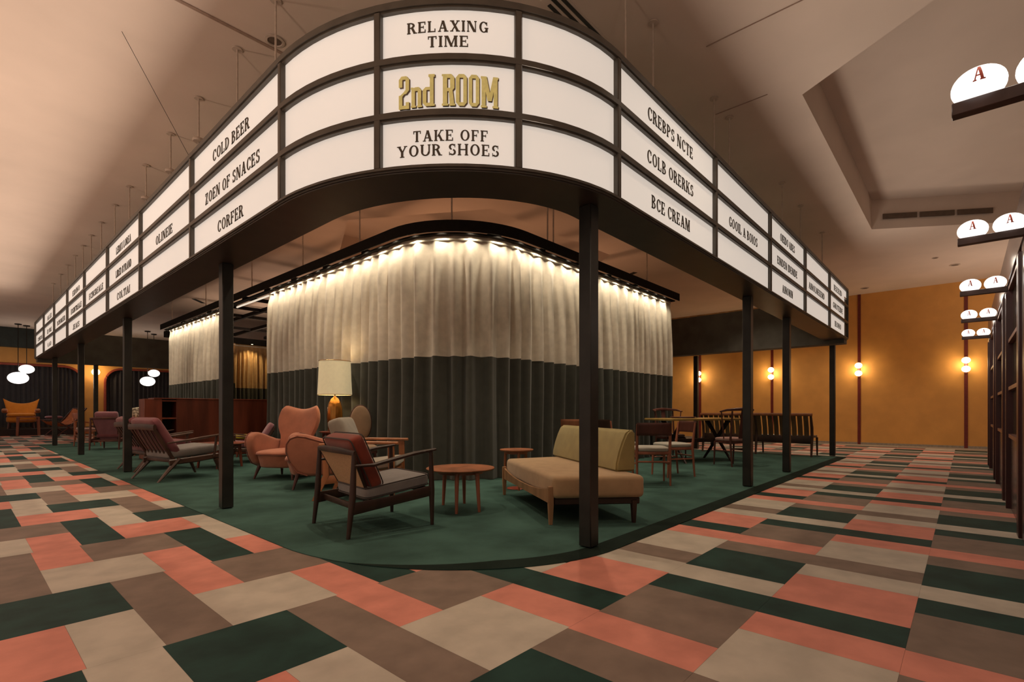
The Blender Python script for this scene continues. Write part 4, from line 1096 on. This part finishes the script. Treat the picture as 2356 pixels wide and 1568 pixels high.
# partition with glazed doors along the right-hand corridor
PY = -.32
def partition():
    t = thing('glazed_partition', 'dark plum partition with glazed door bays along the right edge', 'partition', (0, PY, 0), 0)
    x0, x1, h = 1.6, 12.75, 2.66
    posts = [1.6, 3.5, 5.60, 7.80, 10.10, 12.55]
    part('top_board', lambda b: box(b, ((x0 + x1) / 2, -.06, (2.28 + h) / 2), (x1 - x0, .12, h - 2.28), None, .004, 1), M['partition'], t)
    for i, x in enumerate(posts):
        part('post', lambda b: box(b, (x, -.058, 1.12), (.17, .135, 2.24), None, .006, 1), M['partpost'], t)
    for i in range(len(posts) - 1):
        a, b_ = posts[i] + .085, posts[i + 1] - .085
        dw = a + (b_ - a) * .74
        part('side_board', lambda b: box(b, ((dw + b_) / 2, -.06, 1.14), (b_ - dw, .10, 2.28)), M['partition'], t)
        d = part('door_frame', lambda b: [box(b, (a + .03, -.03, 1.13), (.06, .06, 2.26)), box(b, (dw - .03, -.03, 1.13), (.06, .075, 2.26))], M['partpost'], t)
        part('bottom_board', lambda b: box(b, ((a + dw) / 2, -.05, .36), (dw - a - .12, .04, .72)), M['partition'], d)
        for z in (.745, 1.22, 1.70, 2.235):
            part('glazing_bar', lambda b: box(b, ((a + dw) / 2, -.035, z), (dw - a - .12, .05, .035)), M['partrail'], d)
        part('glass_pane', lambda b: box(b, ((a + dw) / 2, -.05, 1.48), (dw - a - .12, .012, 1.46)), M['glass'], d)
partition()
def split4(p, n):
    L_ = lambda a, b, t: (a[0] + (b[0] - a[0]) * t, a[1] + (b[1] - a[1]) * t)
    P = lambda s, t: L_(L_(p[0], p[1], s), L_(p[3], p[2], s), t)
    return [[P(i / n, j / n), P((i + 1) / n, j / n), P((i + 1) / n, (j + 1) / n), P(i / n, (j + 1) / n)] for i in range(n) for j in range(n)]
def lamp_beam(x, lab):
    t = thing('lamp_beam', lab, 'shelf', (x, 0, 2.2), 0, 'dark beams jutting from the partition')
    part('bar', lambda b: box(b, (0, -.138, -.005), (.05, .356, .05), None, .003, 1), M['lampbeam'], t)
BE = [(2.66, 'nearest'), (4.76, 'second nearest'), (6.88, 'third'), (8.97, 'fourth'), (11.1, 'farthest')]
for x, k in BE:
    lamp_beam(x, k + ' dark wooden beam carrying two oval lamps at the right edge')
    for y, w_ in ((-.040, 'outer'), (-.226, 'inner')):
        t = thing('oval_lamp', w_ + ' glowing oval lamp with a red letter on the ' + k + ' beam at right', 'lamp', (x, y, 2.2205), 0, 'oval lamps on the partition beams')
        def ov(b):
            superq(b, (.078, .084, .068), (0, 0, .048), None, 1, .95, 32, 20)
            for v in b.verts:
                if v.co.z < 0: v.co.z = 0
        part('globe', ov, M['lampA'], t)
        def let(b):
            for s, h, dz in (('A', .060, 0),):
                polys, _ = layout(s, h, .034)
                def f(u, v, d):
                    zz = .034 + v; ry_ = max(.05, 1 - ((zz - .048) / .068) ** 2 - (u / .084) ** 2)
                    return (-(.078 * math.sqrt(ry_)) - .0005 - d, -u, zz)
                text_mesh(b, [q for p in polys for q in split4(p, 5)], f, -.004, .0012)
        part('letter', let, M['letterred'], t, smooth=False)
    lamp('oval_lamp_bulb', 'POINT', (x, -.13, 2.45), 2.2, (1, .88, .72), None, .06)

# ------------------------------------------------------------------ ceiling fittings
def slot_box(name, lab, cat, pts, m, wd, z=CEIL - .004, th=.006, group=None):
    (xa, ya), (xb, yb) = pts; L = math.hypot(xb - xa, yb - ya); bm = NB()
    box(bm, (0, 0, 0), (L, wd, th)); o = finish(name, bm, m)
    o.location = ((xa + xb) / 2, (ya + yb) / 2, z); o.rotation_euler = (0, 0, math.atan2(yb - ya, xb - xa))
    return tag(o, lab, cat, group)
slot_box('ceiling_track', 'thin brown track groove on the ceiling left above the lit sign', 'track', ((.6, 4.92), (2.12, 4.895)), M['joint'], .035)
slot_box('ceiling_joint', 'thin joint line on the ceiling above the right wing of the sign, nearer one', 'joint', ((4.69, .6), (4.69, 1.82)), M['joint'], .007)
slot_box('ceiling_joint', 'thin joint line on the ceiling above the right wing of the sign, farther one', 'joint', ((5.84, 1.6), (5.84, 2.16)), M['joint'], .007)
slot_box('slot_vent', 'short dark slot vent on the ceiling beyond the black track on the right', 'vent', ((11.48, 6.73), (11.2, 6.11)), M['blackslot'], .12)
slot_box('slot_vent', 'short dark slot vent on the ceiling just left of the tall left column', 'vent', ((4.88, 17.7), (5.29, 18.2)), M['blackslot'], .12)
t = thing('linear_diffuser', 'black three-slot air diffuser on the ceiling right above the rounded sign corner', 'vent', (4.1, 2.52, CEIL), 0)
for k in range(3): part('slot', lambda b: box(b, (.05 * k, .062 * k - .02, -.006), (1.75, .03, .01)), M['blackslot'], t)
part('flange', lambda b: box(b, (.05, .042, -.0025), (1.80, .19, .004)), M['ceiling'], t)
def disc_fitting(name, lab, cat, x, y, r, group=None):
    t = thing(name, lab, cat, (x, y, CEIL), 0, group)
    part('rim', lambda b: lathe(b, [(r * .7, -.004), (r * .74, -.014), (r, -.010), (r, -.003), (r * .7, -.003)], n=28), M['rod'], t)
    part('cone', lambda b: lathe(b, [(0, -.012), (r * .25, -.014), (r * .7, -.005), (0, -.003)], n=28), M['vent'], t)
disc_fitting('ceiling_speaker', 'round ceiling speaker beside the groove at upper left', 'speaker', 1.97, 4.78, .085)
disc_fitting('ceiling_detector', 'small round ceiling fitting nearest the oval lamps on the right', 'fitting', 15.6, .18, .10)
disc_fitting('ceiling_detector', 'small round ceiling fitting next to the right end of the lit sign', 'fitting', 16.9, 2.1, .10)
t = thing('coffer_grilles', 'row of brown air grilles on the far face of the ceiling recess at right', 'vent', (11.57, 1.20, CEIL + .22), math.atan2(-2.0 - 1.32, 13.6 - 11.51))
for k in range(3):
    part('grille', lambda b: box(b, (.33 + k * .62, -.016, 0), (.58, .012, .10), None, .003, 1), M['vent'], t)
# recessed downlight fittings
n_ = 0
for (x, y) in DOWN_RING + DOWN_HALL:
    t = thing('recessed_downlight', 'small round recessed ceiling downlight', 'light', (x, y, CEIL), 0, 'recessed ceiling downlights')
    part('ring', lambda b: lathe(b, [(.045, -.003), (.05, -.010), (.06, -.008), (.06, -.002), (.045, -.002)], n=20), M['rod'], t)
    part('lens', lambda b: lathe(b, [(0, -.006), (.045, -.006), (.045, -.003), (0, -.003)], n=20), M['vent'], t)
t = thing('guy_wire', 'thin slanting wire from the ceiling down to the left wing of the sign', 'wire', (0, 0, 0), 0)
part('strand', lambda b: tube(b, [(1.005, 5.69, CEIL - .006), (1.76, 6.28, 3.62)], .0024, 5), M['metal'], t)
